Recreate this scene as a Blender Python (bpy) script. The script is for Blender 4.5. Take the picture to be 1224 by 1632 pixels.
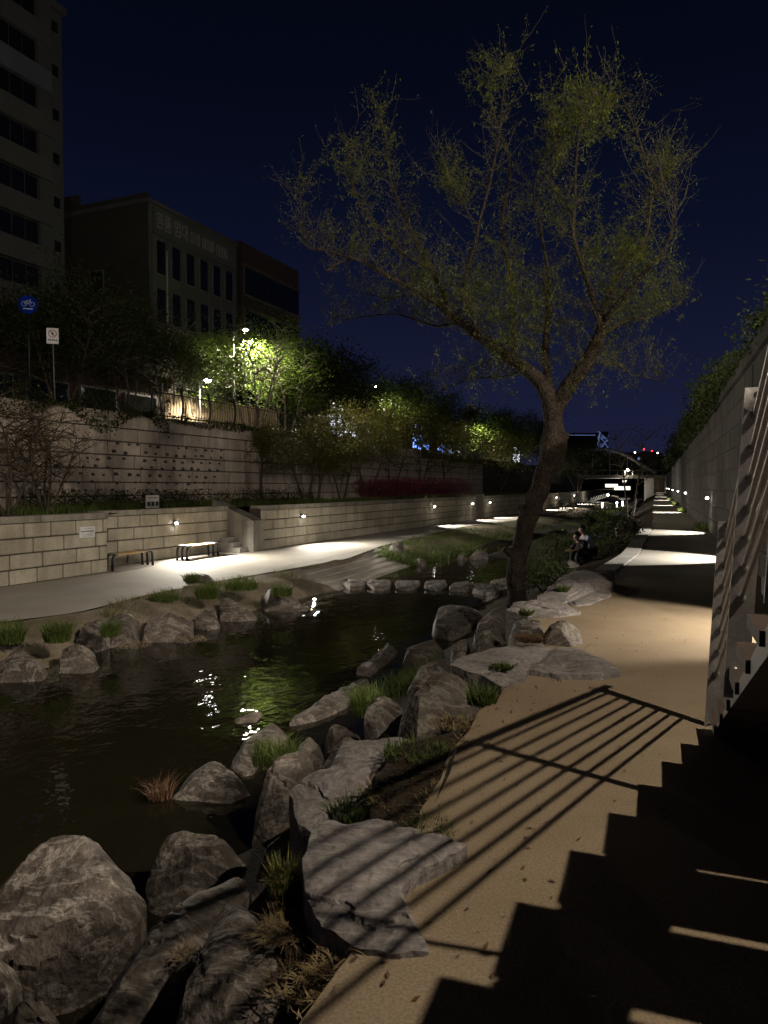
import bpy, bmesh, math, random
from mathutils import Vector, Matrix, noise

# ------------------------------------------------------------------ camera, sky, exposure
sc = bpy.context.scene
for o in list(bpy.data.objects): bpy.data.objects.remove(o)
COL = sc.collection
F, EYE, PITCH = 1178.7, 1.6, math.radians(1.99)
cd = bpy.data.cameras.new('camera'); cam = bpy.data.objects.new('camera', cd); COL.objects.link(cam)
cam.location = (0, 0, EYE); cam.rotation_euler = (math.radians(90) - PITCH, 0, 0)
cd.sensor_fit = 'VERTICAL'; cd.sensor_height = 36; cd.lens = 26; cd.clip_end = 3000; cd.clip_start = .05
sc.camera = cam
w = bpy.data.worlds.new('World'); sc.world = w; w.use_nodes = True
wn = w.node_tree; wn.nodes.clear()
_o = wn.nodes.new('ShaderNodeOutputWorld'); _b = wn.nodes.new('ShaderNodeBackground'); _r = wn.nodes.new('ShaderNodeValToRGB')
_t = wn.nodes.new('ShaderNodeTexCoord'); _s = wn.nodes.new('ShaderNodeSeparateXYZ')
wn.links.new(_t.outputs['Generated'], _s.inputs[0]); wn.links.new(_s.outputs['Z'], _r.inputs[0])
wn.links.new(_r.outputs[0], _b.inputs[0]); wn.links.new(_b.outputs[0], _o.inputs[0])
el = _r.color_ramp.elements
el[0].position = 0.0; el[0].color = (.0105, .0120, .0345, 1)
el[1].position = .62; el[1].color = (.0008, .0014, .0042, 1)
e = el.new(.12); e.color = (.0072, .0092, .0285, 1)
e = el.new(.30); e.color = (.0028, .0044, .0155, 1)
e = el.new(.45); e.color = (.0014, .0024, .0080, 1)
_b.inputs[1].default_value = 1.0
sc.view_settings.view_transform = 'Standard'; sc.view_settings.look = 'None'
sc.view_settings.exposure = .2; sc.view_settings.gamma = 1
sc.cycles.use_denoising = True; sc.cycles.max_bounces = 5; sc.cycles.diffuse_bounces = 3
sc.cycles.glossy_bounces = 3; sc.cycles.transmission_bounces = 3; sc.cycles.sample_clamp_indirect = 2.0
sc.cycles.use_light_tree = True
rnd = random.Random(7)
STREET_W = 1300      # the lamp over the stairs
LEFT_LAMP_W = 1300
RIGHT_LAMP_W = 560
ROAD_LAMP_W = 4200
ADDED_LAMP_W = 7600  # each of the two lamps added out of view for the far wall

# ------------------------------------------------------------------ measuring helpers
cp, sp_ = math.cos(PITCH), math.sin(PITCH)
def ray(px, py):
    x = (px - 612) / F; y = -(py - 816) / F
    return Vector((x, cp + y * sp_, -sp_ + y * cp))
def G(px, py, z=0.0):                      # the point of a level surface
    d = ray(px, py); t = (z - EYE) / d.z
    return Vector((t * d.x, t * d.y, z))
def at(px, py, dist):                      # the point at a given distance ahead
    d = ray(px, py); t = dist / d.y
    return Vector((t * d.x, dist, EYE + t * d.z))
U = Vector((.347, .938, 0)).normalized(); N = Vector((U.y, -U.x, 0))       # right wall: along it, and towards it
def R(a, p, z=0.0): return U * a + N * p + Vector((0, 0, z))
V = Vector((.399, .917, 0)).normalized(); M_ = Vector((-V.y, V.x, 0))      # left wall: along it, away from the stream
P0 = Vector((-3.32, 29.1, 0))
def L(s, t, z=0.0):
    p = P0 + V * min(s, 55) + M_ * t
    if s > 55:                                                             # the channel bends a little further on
        a = math.radians(20.0); v2 = Vector((math.sin(a), math.cos(a), 0)); p = p + v2 * (s - 55)
    return p + Vector((0, 0, z))
ZL, ZW, ZT, ZR = -.7, -1.15, .9, 4.1       # left path, water, terrace, left road

# ------------------------------------------------------------------ object helpers
def link(o, parent=None):
    COL.objects.link(o)
    if parent is not None: o.parent = parent
    return o
def tag(o, label, cat=None, group=None, kind=None):
    if label: o['label'] = label
    if cat: o['category'] = cat
    if group: o['group'] = group
    if kind: o['kind'] = kind
    return o
def thing(name, label, cat, loc=(0, 0, 0), rz=0.0, group=None):
    o = bpy.data.objects.new(name, None); link(o); o.location = loc; o.rotation_euler = (0, 0, rz)
    o.empty_display_size = .1
    return tag(o, label, cat, group)
class MB:
    def __init__(s): s.v = []; s.f = []
    def quad(s, a, b, c, d):
        i = len(s.v); s.v += [tuple(a), tuple(b), tuple(c), tuple(d)]; s.f.append((i, i + 1, i + 2, i + 3)); return s
    def tri(s, a, b, c):
        i = len(s.v); s.v += [tuple(a), tuple(b), tuple(c)]; s.f.append((i, i + 1, i + 2)); return s
    def hexa(s, p):                        # 8 points: bottom 4, top 4 (counter-clockwise)
        i = len(s.v); s.v += [tuple(q) for q in p]
        for f in ((3, 2, 1, 0), (4, 5, 6, 7), (0, 1, 5, 4), (1, 2, 6, 5), (2, 3, 7, 6), (3, 0, 4, 7)):
            s.f.append(tuple(i + k for k in f))
        return s
    def box(s, x0, x1, y0, y1, z0, z1):
        return s.hexa([(x0, y0, z0), (x1, y0, z0), (x1, y1, z0), (x0, y1, z0), (x0, y0, z1), (x1, y0, z1), (x1, y1, z1), (x0, y1, z1)])
    def slab(s, o, ax, ay, a0, a1, b0, b1, z0, z1):   # box in a rotated frame
        p = [o + ax * a + ay * b for a, b in ((a0, b0), (a1, b0), (a1, b1), (a0, b1))]
        return s.hexa([q + Vector((0, 0, z0)) for q in p] + [q + Vector((0, 0, z1)) for q in p])
    def tube(s, pts, rad, n=6, cap=True):
        pts = [Vector(p) for p in pts]; i0 = len(s.v); m = len(pts)
        if not isinstance(rad, (list, tuple)): rad = [rad] * m
        prev = None
        for k, p in enumerate(pts):
            d = (pts[min(k + 1, m - 1)] - pts[max(k - 1, 0)])
            d = d.normalized() if d.length > 1e-9 else Vector((0, 0, 1))
            if prev is None:
                a = d.cross(Vector((0, 0, 1)) if abs(d.z) < .9 else Vector((1, 0, 0))).normalized()
            else:
                a = prev - d * prev.dot(d); a = a.normalized() if a.length > 1e-6 else d.orthogonal().normalized()
            prev = a; b = d.cross(a)
            for j in range(n):
                t = 2 * math.pi * j / n
                s.v.append(tuple(p + (a * math.cos(t) + b * math.sin(t)) * rad[k]))
        for k in range(m - 1):
            for j in range(n):
                s.f.append((i0 + k * n + j, i0 + k * n + (j + 1) % n, i0 + (k + 1) * n + (j + 1) % n, i0 + (k + 1) * n + j))
        if cap:
            s.f.append(tuple(i0 + j for j in reversed(range(n)))); s.f.append(tuple(i0 + (m - 1) * n + j for j in range(n)))
        return s
    def lathe(s, c, prof, n=12):           # prof: (radius, z)
        i0 = len(s.v); c = Vector(c)
        for r, z in prof:
            for j in range(n):
                t = 2 * math.pi * j / n; s.v.append((c.x + r * math.cos(t), c.y + r * math.sin(t), c.z + z))
        for k in range(len(prof) - 1):
            for j in range(n):
                s.f.append((i0 + k * n + j, i0 + k * n + (j + 1) % n, i0 + (k + 1) * n + (j + 1) % n, i0 + (k + 1) * n + j))
        s.f.append(tuple(i0 + j for j in reversed(range(n)))); s.f.append(tuple(i0 + (len(prof) - 1) * n + j for j in range(n)))
        return s
    def ball(s, c, r, n=10, m=6, sq=(1, 1, 1)):
        c = Vector(c); i0 = len(s.v)
        for k in range(1, m):
            a = math.pi * k / m
            for j in range(n):
                t = 2 * math.pi * j / n
                s.v.append((c.x + r * sq[0] * math.sin(a) * math.cos(t), c.y + r * sq[1] * math.sin(a) * math.sin(t), c.z + r * sq[2] * math.cos(a)))
        top = len(s.v); s.v.append((c.x, c.y, c.z + r * sq[2])); s.v.append((c.x, c.y, c.z - r * sq[2]))
        for k in range(m - 2):
            for j in range(n):
                s.f.append((i0 + k * n + j, i0 + (k + 1) * n + j, i0 + (k + 1) * n + (j + 1) % n, i0 + k * n + (j + 1) % n))
        for j in range(n):
            s.f.append((top, i0 + j, i0 + (j + 1) % n)); s.f.append((top + 1, i0 + (m - 2) * n + (j + 1) % n, i0 + (m - 2) * n + j))
        return s
    def mesh(s, name, mat, smooth=False, angle=None):
        me = bpy.data.meshes.new(name); me.from_pydata(s.v, [], s.f); me.update()
        if mat is not None: me.materials.append(mat)
        if smooth:
            me.shade_smooth()
            if angle: me.set_sharp_from_angle(angle=math.radians(angle))
        return me
    def build(s, name, mat, parent=None, smooth=False, angle=None, label=None, cat=None, group=None, kind=None):
        o = bpy.data.objects.new(name, s.mesh(name, mat, smooth, angle)); link(o, parent)
        return tag(o, label, cat, group, kind)
def inst(name, me, parent, loc=(0, 0, 0), rz=0.0, scale=(1, 1, 1), rot=None):
    o = bpy.data.objects.new(name, me); link(o, parent); o.location = loc
    o.rotation_euler = rot if rot else (0, 0, rz); o.scale = scale; return o

# ------------------------------------------------------------------ materials
MATS = {}
def mat(name, col, rough=.8, var=.25, scale=2.0, fine=30.0, bump=.3, metal=0.0, col2=None, spec=.5, stain=0.0, perobj=0.0, dist=.01):
    m = bpy.data.materials.new(name); m.use_nodes = True; t = m.node_tree; n = t.nodes; k = t.links
    b = n['Principled BSDF']; b.inputs['Roughness'].default_value = rough; b.inputs['Metallic'].default_value = metal
    b.inputs['Specular IOR Level'].default_value = spec
    geo = n.new('ShaderNodeNewGeometry')
    a = n.new('ShaderNodeTexNoise'); a.inputs['Scale'].default_value = scale; a.inputs['Detail'].default_value = 6; a.inputs['Roughness'].default_value = .65
    f = n.new('ShaderNodeTexNoise'); f.inputs['Scale'].default_value = fine; f.inputs['Detail'].default_value = 3
    k.new(geo.outputs['Position'], a.inputs['Vector']); k.new(geo.outputs['Position'], f.inputs['Vector'])
    c2 = col2 or tuple(x * .55 for x in col)
    rp = n.new('ShaderNodeValToRGB'); rp.color_ramp.elements[0].position = .32; rp.color_ramp.elements[1].position = .68
    rp.color_ramp.elements[0].color = (*c2, 1); rp.color_ramp.elements[1].color = (*col, 1)
    k.new(a.outputs['Fac'], rp.inputs[0])
    mx = n.new('ShaderNodeMix'); mx.data_type = 'RGBA'; mx.blend_type = 'MULTIPLY'; mx.inputs[0].default_value = 1
    r2 = n.new('ShaderNodeMapRange'); r2.inputs[1].default_value = .3; r2.inputs[2].default_value = .7
    r2.inputs[3].default_value = 1 - var; r2.inputs[4].default_value = 1 + var
    k.new(f.outputs['Fac'], r2.inputs[0]); k.new(rp.outputs[0], mx.inputs[6]); k.new(r2.outputs[0], mx.inputs[7])
    out = mx.outputs[2]
    if perobj:
        oi = n.new('ShaderNodeObjectInfo'); r3 = n.new('ShaderNodeMapRange'); r3.inputs[3].default_value = 1 - perobj; r3.inputs[4].default_value = 1 + perobj
        k.new(oi.outputs['Random'], r3.inputs[0]); m3 = n.new('ShaderNodeMix'); m3.data_type = 'RGBA'; m3.blend_type = 'MULTIPLY'; m3.inputs[0].default_value = 1
        k.new(out, m3.inputs[6]); k.new(r3.outputs[0], m3.inputs[7]); out = m3.outputs[2]
    if stain:                                                        # run-off streaks down a wall
        sx = n.new('ShaderNodeMapping'); sx.inputs['Scale'].default_value = (2.2, 2.2, .22); k.new(geo.outputs['Position'], sx.inputs[0])
        sn = n.new('ShaderNodeTexNoise'); sn.inputs['Scale'].default_value = 1.6; sn.inputs['Detail'].default_value = 5; k.new(sx.outputs[0], sn.inputs['Vector'])
        sr = n.new('ShaderNodeMapRange'); sr.inputs[1].default_value = .42; sr.inputs[2].default_value = .62; sr.inputs[3].default_value = 1 - stain; sr.inputs[4].default_value = 1
        k.new(sn.outputs['Fac'], sr.inputs[0]); m4 = n.new('ShaderNodeMix'); m4.data_type = 'RGBA'; m4.blend_type = 'MULTIPLY'; m4.inputs[0].default_value = 1
        k.new(out, m4.inputs[6]); k.new(sr.outputs[0], m4.inputs[7]); out = m4.outputs[2]
    k.new(out, b.inputs['Base Color'])
    if bump:
        ad = n.new('ShaderNodeMath'); ad.operation = 'ADD'; k.new(a.outputs['Fac'], ad.inputs[0]); k.new(f.outputs['Fac'], ad.inputs[1])
        bp = n.new('ShaderNodeBump'); bp.inputs['Strength'].default_value = bump; bp.inputs['Distance'].default_value = dist
        k.new(ad.outputs[0], bp.inputs['Height']); k.new(bp.outputs[0], b.inputs['Normal'])
    MATS[name] = m; return m
def leafmat(name, col, col2, trans=.35, scale=1.2):
    m = bpy.data.materials.new(name); m.use_nodes = True; t = m.node_tree; n = t.nodes; k = t.links; n.clear()
    o = n.new('ShaderNodeOutputMaterial'); d = n.new('ShaderNodeBsdfPrincipled'); tr = n.new('ShaderNodeBsdfTranslucent'); mx = n.new('ShaderNodeMixShader')
    d.inputs['Roughness'].default_value = .55; d.inputs['Specular IOR Level'].default_value = .3
    geo = n.new('ShaderNodeNewGeometry'); a = n.new('ShaderNodeTexNoise'); a.inputs['Scale'].default_value = scale; a.inputs['Detail'].default_value = 8; a.inputs['Roughness'].default_value = .8
    k.new(geo.outputs['Position'], a.inputs['Vector'])
    rp = n.new('ShaderNodeValToRGB'); rp.color_ramp.elements[0].position = .35; rp.color_ramp.elements[1].position = .65
    rp.color_ramp.elements[0].color = (*col2, 1); rp.color_ramp.elements[1].color = (*col, 1)
    k.new(a.outputs['Fac'], rp.inputs[0]); k.new(rp.outputs[0], d.inputs['Base Color']); k.new(rp.outputs[0], tr.inputs[0])
    mx.inputs[0].default_value = trans; k.new(d.outputs[0], mx.inputs[1]); k.new(tr.outputs[0], mx.inputs[2]); k.new(mx.outputs[0], o.inputs[0])
    MATS[name] = m; return m
def glow(name, col, strength):
    m = bpy.data.materials.new(name); m.use_nodes = True; n = m.node_tree.nodes; n.clear()
    o = n.new('ShaderNodeOutputMaterial'); e = n.new('ShaderNodeEmission'); e.inputs[0].default_value = (*col, 1); e.inputs[1].default_value = strength
    m.node_tree.links.new(e.outputs[0], o.inputs[0]); m.cycles.emission_sampling = 'NONE'; MATS[name] = m; return m

def rockmat(name, col, col2, vein):
    m = mat(name, col, .72, .3, 1.7, 26, .75, col2=col2, perobj=.22, dist=.022, spec=.35)
    t = m.node_tree; n = t.nodes; k = t.links; b = n['Principled BSDF']
    src = b.inputs['Base Color'].links[0].from_socket
    geo = n.new('ShaderNodeNewGeometry'); mp = n.new('ShaderNodeMapping'); mp.inputs['Rotation'].default_value = (.5, .3, .9); mp.inputs['Scale'].default_value = (1, 3.2, 1.6)
    k.new(geo.outputs['Position'], mp.inputs[0])
    ns = n.new('ShaderNodeTexNoise'); ns.inputs['Scale'].default_value = 1.5; ns.inputs['Detail'].default_value = 9; ns.inputs['Roughness'].default_value = .7; ns.inputs['Distortion'].default_value = .7
    k.new(mp.outputs[0], ns.inputs['Vector'])
    ab = n.new('ShaderNodeMath'); ab.operation = 'SUBTRACT'; ab.inputs[1].default_value = .5; k.new(ns.outputs['Fac'], ab.inputs[0])
    a2 = n.new('ShaderNodeMath'); a2.operation = 'ABSOLUTE'; k.new(ab.outputs[0], a2.inputs[0])
    mr = n.new('ShaderNodeMapRange'); mr.inputs[1].default_value = 0; mr.inputs[2].default_value = .035; mr.inputs[3].default_value = vein; mr.inputs[4].default_value = 0; k.new(a2.outputs[0], mr.inputs[0])
    mx = n.new('ShaderNodeMix'); mx.data_type = 'RGBA'; k.new(mr.outputs[0], mx.inputs[0]); k.new(src, mx.inputs[6]); mx.inputs[7].default_value = (.42, .39, .36, 1)
    k.new(mx.outputs[2], b.inputs['Base Color']); return m
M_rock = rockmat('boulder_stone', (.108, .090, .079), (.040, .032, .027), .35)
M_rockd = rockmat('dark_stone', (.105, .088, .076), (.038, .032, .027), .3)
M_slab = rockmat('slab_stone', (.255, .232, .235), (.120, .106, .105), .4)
M_path = mat('ochre_paving', (.288, .228, .162), .9, .24, .7, 85, .5, col2=(.208, .158, .106), dist=.004, spec=.2)
M_fpath = mat('pale_paving', (.335, .305, .262), .9, .18, .9, 70, .4, col2=(.265, .238, .200), dist=.004, spec=.2)
M_lpath = mat('concrete_paving', (.37, .345, .305), .85, .12, .55, 40, .3, col2=(.275, .254, .222), dist=.004, spec=.25)
M_block = mat('granite_block', (.435, .400, .325), .85, .14, 1.1, 30, .35, col2=(.290, .262, .208), perobj=.10, stain=.16, dist=.012, spec=.25)
M_block2 = mat('upper_granite', (.500, .440, .390), .88, .15, .8, 22, .35, col2=(.345, .300, .262), perobj=.10, stain=.22, dist=.012, spec=.2)
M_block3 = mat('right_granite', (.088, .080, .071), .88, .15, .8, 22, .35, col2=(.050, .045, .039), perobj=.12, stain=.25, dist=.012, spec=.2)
M_joint = mat('mortar', (.065, .055, .045), .95, .2, 3, 20, .3)
M_cap = mat('coping_stone', (.31, .285, .245), .85, .14, .9, 25, .3, stain=.3, dist=.01)
M_soil = mat('soil', (.040, .030, .020), .95, .4, 2.5, 40, 1.0, dist=.03, spec=.15)
M_pale = mat('pale_dirt', (.235, .200, .150), .95, .3, 1.8, 40, .8, col2=(.105, .086, .060), dist=.02, spec=.15)
M_mud = mat('stream_mud', (.040, .032, .020), .6, .4, 2.0, 20, .6, dist=.03)
M_conc = mat('kerb_concrete', (.34, .32, .285), .85, .15, .8, 30, .3, dist=.006)
M_road = mat('asphalt', (.055, .053, .052), .9, .2, 1, 60, .3, dist=.004)
M_steel = mat('brushed_steel', (.40, .380, .372), .32, .12, 5, 60, .2, metal=.5, col2=(.28, .265, .258), dist=.003)
M_steel2 = mat('painted_steel', (.17, .162, .155), .5, .1, 3, 40, .1, metal=.3, col2=(.125, .118, .112), dist=.003)
M_tread = mat('tread_timber', (.075, .047, .036), .7, .3, 3, 50, .4, col2=(.035, .024, .019), dist=.004)
M_dark = mat('dark_metal', (.028, .028, .032), .45, .15, 4, 40, .1, metal=.5)
M_slat = mat('bench_timber', (.60, .40, .18), .55, .2, 4, 50, .2, col2=(.45, .28, .12), dist=.003)
M_letter = mat('faded_lettering', (.20, .20, .21), .8, .1, 2, 20, 0)
M_white = mat('white_board', (.72, .72, .74), .6, .04, 2, 20, 0)
M_ink = mat('dark_print', (.05, .05, .055), .7, .05, 2, 20, 0)
M_blue = mat('blue_sign', (.002, .018, .20), .9, .05, 2, 20, 0, spec=.05)
M_symb = mat('sign_symbol', (.34, .38, .52), .9, .05, 2, 20, 0)
M_red = mat('red_ring', (.30, .06, .05), .5, .05, 2, 20, 0)
M_bark = mat('willow_bark', (.036, .026, .020), .9, .5, 6, 26, 1.0, col2=(.011, .008, .006), dist=.05, spec=.2)
M_bark2 = mat('street_tree_bark', (.20, .170, .145), .9, .3, 5, 30, .7, col2=(.10, .085, .07), dist=.02)
M_bark3 = mat('shrub_bark', (.07, .050, .038), .9, .3, 5, 30, .7, dist=.02)
M_twig = mat('willow_twig', (.036, .029, .018), .9, .3, 5, 30, 0, col2=(.02, .016, .01))
M_willow = leafmat('willow_leaf', (.125, .155, .018), (.058, .074, .010), .35)
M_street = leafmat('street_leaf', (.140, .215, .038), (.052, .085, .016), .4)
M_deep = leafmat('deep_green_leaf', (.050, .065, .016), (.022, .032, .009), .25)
M_terr = leafmat('terrace_leaf', (.165, .168, .036), (.070, .072, .018), .3)
M_redl = leafmat('reddish_leaf', (.260, .185, .085), (.130, .105, .040), .3)
M_azal = leafmat('azalea_bloom', (.360, .060, .135), (.130, .036, .052), .2, 6)
M_grass = leafmat('fresh_grass', (.120, .165, .036), (.040, .060, .014), .3, 5)
M_dry = leafmat('dry_grass', (.360, .280, .150), (.110, .072, .040), .2, 14)
M_mixg = leafmat('straw_green_grass', (.300, .270, .090), (.105, .125, .032), .2, 14)
M_brown = leafmat('dead_twig', (.16, .085, .045), (.08, .045, .028), .1, 6)
M_ivy = leafmat('ivy_leaf', (.085, .115, .030), (.035, .050, .014), .25)
M_wall = mat('render_wall', (.20, .20, .18), .9, .1, .4, 12, .15, col2=(.145, .145, .13))
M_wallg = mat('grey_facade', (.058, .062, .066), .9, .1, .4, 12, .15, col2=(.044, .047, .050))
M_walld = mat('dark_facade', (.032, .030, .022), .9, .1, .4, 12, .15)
M_brick = mat('brick_facade', (.05, .03, .025), .9, .2, 1, 30, .2, col2=(.035, .021, .018))
M_span = mat('tower_band', (.064, .068, .071), .9, .1, .4, 12, .1, col2=(.048, .051, .053))
M_panel = mat('spandrel_panel', (.12, .13, .17), .5, .05, .4, 12, 0)
M_glass = mat('dark_glass', (.010, .011, .012), .12, .05, 1, 10, 0, spec=.6)
M_sash = mat('window_sash', (.12, .12, .12), .6, .1, 1, 10, 0)
M_band = mat('dark_trim', (.10, .09, .08), .8, .1, 1, 10, 0)
M_trim = mat('stone_trim', (.32, .30, .28), .8, .1, 1, 10, 0)
M_skin = mat('skin', (.50, .32, .23), .6, .05, 6, 40, 0)
M_hair = mat('black_hair', (.012, .011, .011), .5, .2, 20, 60, .2)
M_shirt = mat('blue_shirt', (.33, .43, .64), .85, .1, 8, 60, .2, col2=(.26, .35, .54))
M_black = mat('black_cloth', (.016, .016, .018), .9, .1, 8, 60, .2)
M_jean = mat('dark_trousers', (.03, .034, .05), .9, .1, 8, 60, .2)
E_lamp = glow('lamp_lens', (1, .96, .88), 45)
E_road = glow('road_lamp_lens', (1, .93, .80), 160)
E_far = glow('far_lamp_lens', (1, .96, .88), 14)
E_under = glow('underpass_panel', (1, .88, .70), 1.6)
E_red = glow('red_beacon', (1, .05, .07), 2.6)
E_bluel = glow('blue_window_light', (.20, .36, 1), 4.5)
E_whitel = glow('shop_window_light', (.85, .92, 1), 2.6)
E_warm = glow('warm_shop_light', (1, .80, .50), .55)
E_net = glow('lit_screen', (.22, .32, .75), .35)

def water_mat():
    m = bpy.data.materials.new('dark_water'); m.use_nodes = True; t = m.node_tree; n = t.nodes; k = t.links; b = n['Principled BSDF']
    b.inputs['Base Color'].default_value = (.010, .009, .005, 1); b.inputs['Roughness'].default_value = .015; b.inputs['IOR'].default_value = 1.33
    geo = n.new('ShaderNodeNewGeometry'); mp = n.new('ShaderNodeMapping'); mp.inputs['Rotation'].default_value = (0, 0, -.4); mp.inputs['Scale'].default_value = (1, .8, 1)
    k.new(geo.outputs['Position'], mp.inputs[0])
    a = n.new('ShaderNodeTexNoise'); a.inputs['Scale'].default_value = 5.5; a.inputs['Detail'].default_value = 1.0; a.inputs['Distortion'].default_value = .9
    c = n.new('ShaderNodeTexNoise'); c.inputs['Scale'].default_value = 1.6; c.inputs['Detail'].default_value = 2
    k.new(mp.outputs[0], a.inputs['Vector']); k.new(mp.outputs[0], c.inputs['Vector'])
    ad = n.new('ShaderNodeMath'); ad.operation = 'MULTIPLY_ADD'; ad.inputs[1].default_value = 2.5; k.new(c.outputs['Fac'], ad.inputs[0]); k.new(a.outputs['Fac'], ad.inputs[2])
    bp = n.new('ShaderNodeBump'); bp.inputs['Strength'].default_value = .16; bp.inputs['Distance'].default_value = .03
    k.new(ad.outputs[0], bp.inputs['Height']); k.new(bp.outputs[0], b.inputs['Normal'])
    return m
M_water = water_mat()

# ------------------------------------------------------------------ lamps' light
def point(name, loc, watts, col, rad=.08):
    d = bpy.data.lights.new(name, 'POINT'); d.energy = watts; d.color = col; d.shadow_soft_size = rad
    o = bpy.data.objects.new(name, d); link(o); o.location = loc; return o
def spot(name, loc, target, watts, col, ang, blend, rad=.04):
    d = bpy.data.lights.new(name, 'SPOT'); d.energy = watts; d.color = col; d.spot_size = math.radians(ang); d.spot_blend = blend; d.shadow_soft_size = rad
    o = bpy.data.objects.new(name, d); link(o); o.location = loc
    o.rotation_euler = (Vector(target) - Vector(loc)).to_track_quat('-Z', 'Y').to_euler(); return o

# ------------------------------------------------------------------ the ground
def interp(pts, y):
    if y <= pts[0][1]: return pts[0][0] + (pts[1][0] - pts[0][0]) / (pts[1][1] - pts[0][1]) * (y - pts[0][1])
    for (x0, y0), (x1, y1) in zip(pts, pts[1:]):
        if y <= y1: return x0 + (x1 - x0) * (y - y0) / (y1 - y0)
    (x0, y0), (x1, y1) = pts[-2], pts[-1]
    return x1 + (x1 - x0) / (y1 - y0) * (y - y1)
def wallx(y): return (1.7 + U.x * y) / U.y                               # right wall
RE = [(-1.6, -6), (-.7, 0), (-.28, 2.15), (.05, 2.87), (.22, 3.76), (.50, 4.73), (.95, 5.76), (1.35, 6.8), (1.75, 8.7), (2.25, 10.2), (4.15, 13.4), (6.0, 17.3), (10.4, 28.6), (wallx(60) - 2.2, 60), (wallx(240) - 2.2, 240)]
RWt = [(-3.9, -6), (-2.9, 0), (-2.2, 3), (-1.95, 5.0), (-1.35, 6.4), (-.75, 8.4), (-.25, 10.8), (.05, 13), (.9, 17.2), (2.4, 21), (5.6, 28), (wallx(60) - 5.0, 60), (wallx(240) - 5.0, 240)]
LWt = [(-9.4, -6), (-7.8, 4), (-6.0, 9.6), (-4.95, 11.1), (-4.4, 13.2), (-3.35, 15.4), (-2.2, 17.5), (-.95, 20.2), (.2, 24.9), (4.9, 32.4), (10.0, 45), (15.5, 58), (30, 95), (wallx(240) - 14, 240)]
LE = [(-11, -6), (-8.9, 6), (-6.75, 12.2), (-5.6, 13.4), (-5.0, 15.7), (-4.0, 17.9), (-1.2, 23.4), (-.1, 28.5), (4.7, 42.5), (8.9, 50), (26.5, 93), (wallx(240) - 16.5, 240)]
ROWS = [-6 + .4 * i for i in range(100)] + [34 + 1.5 * i for i in range(60)] + [124 + 8 * i for i in range(15)]
def wob(x, y, a=.1, f=1.3): return a * noise.noise(Vector((x * f, y * f, 3.1)))
def strip(name, cols, mat_, label=None, rough_=.0):
    """cols: functions y -> (x, z); one sheet per strip"""
    mb = MB(); n = len(cols)
    for y in ROWS:
        for c in cols:
            x, z = c(y); mb.v.append((x, y, z + (wob(x, y, rough_, 1.7) + wob(x, y, rough_ * .5, 5) if rough_ else 0)))
    for i in range(len(ROWS) - 1):
        for j in range(n - 1):
            a = i * n + j; mb.f.append((a, a + 1, a + n + 1, a + n))
    o = mb.build(name, mat_, smooth=True); o['kind'] = 'structure'
    if label: o['label'] = label
    return o
MB().quad((-900, -300, -2.6), (900, -300, -2.6), (900, 1800, -2.6), (-900, 1800, -2.6)).build('ground', M_soil, kind='structure')
def redge(y): return interp(RE, y) + wob(0, y, .10, 2.2) + wob(5, y, .05, 7)
def path_sheet(name, rows, m, lab):
    global ROWS
    keep = ROWS; ROWS = rows
    o = strip(name, [lambda y, k=k: (redge(y) + (max(wallx(y), redge(y) + 1.2) + (3.2 if y < 6.2 else .25) - redge(y)) * k / 6, 0) for k in range(7)], m, lab)
    ROWS = keep; return o
_near = [y for y in ROWS if y < 13.4]; _far = [_near[-1]] + [y for y in ROWS if y >= 13.4]
path_sheet('right_path', _near, M_path, 'ochre paved path beside the rocks and staircase')
path_sheet('far_right_path', _far, M_fpath, 'pale paved path running on along the tall right wall')
def rb(k):
    def f(y):
        x1 = redge(y) + .05; x0 = interp(RWt, y) - .8; t = k / 14
        z = -.012 - 1.75 * (t ** .8)
        return x1 + (x0 - x1) * t, z
    return f
strip('right_bank', [rb(k) for k in range(15)], M_soil, 'dark earth bank between the ochre path and the stream', .09)
def lb(k):
    def f(y):
        x0 = interp(LE, y); x1 = interp(LWt, y) + .7; t = k / 10
        z = ZL - .012 - .12 * min(1, t * 2) - .75 * max(0, t - .35) ** 1.3 * 1.6
        if t > 0: z += wob(x0 + t, y, .05, 2)
        z -= .30 * max(0, min(1, (y - 19.6) / .8, (28.2 - y) / .8)) * min(1, t * 8)
        return x0 + (x1 - x0) * t, z
    return f
strip('left_bank', [lb(k) for k in range(11)], M_pale, 'earth bank between the far path and the stream', .05)
strip('stream_bed', [lambda y, k=k: (interp(LWt, y) - .4 + (interp(RWt, y) - interp(LWt, y) + .4) * k / 6, -1.9) for k in range(7)], M_mud)
strip('stream_water', [lambda y, k=k: (interp(LWt, y) - 1.2 + (interp(RWt, y) + 1.2 - interp(LWt, y) + 1.2) * k / 4, ZW) for k in range(5)], M_water, 'dark still stream water reflecting the lamps')
def isl(k):
    def f(y):
        xa, xb = interp(LWt, y) - .3, interp(RWt, y) + .3; t = k / 14; x = xa + (xb - xa) * t
        chan = .5 + .25 * math.sin(y * .16); d = abs(t - chan)
        fade = min(1, max(0, (y - 24.5) / 5))
        z = ZW - .35 + fade * (.62 * min(1, d / .20) - .05 + .30 * noise.noise(Vector((x * .5, y * .35, 2))))
        return x, z
    return f
_k = ROWS; ROWS = [24 + .5 * i for i in range(90)] + [69 + 2 * i for i in range(40)]
strip('stream_islands', [isl(k) for k in range(15)], M_mud, 'muddy islands and shallows of the upper stream', .06); ROWS = _k
def leftline(y, t):                                                        # x of the left wall line at distance y
    s = (y - P0.y - M_.y * t) / V.y
    return L(s, t).x
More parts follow.
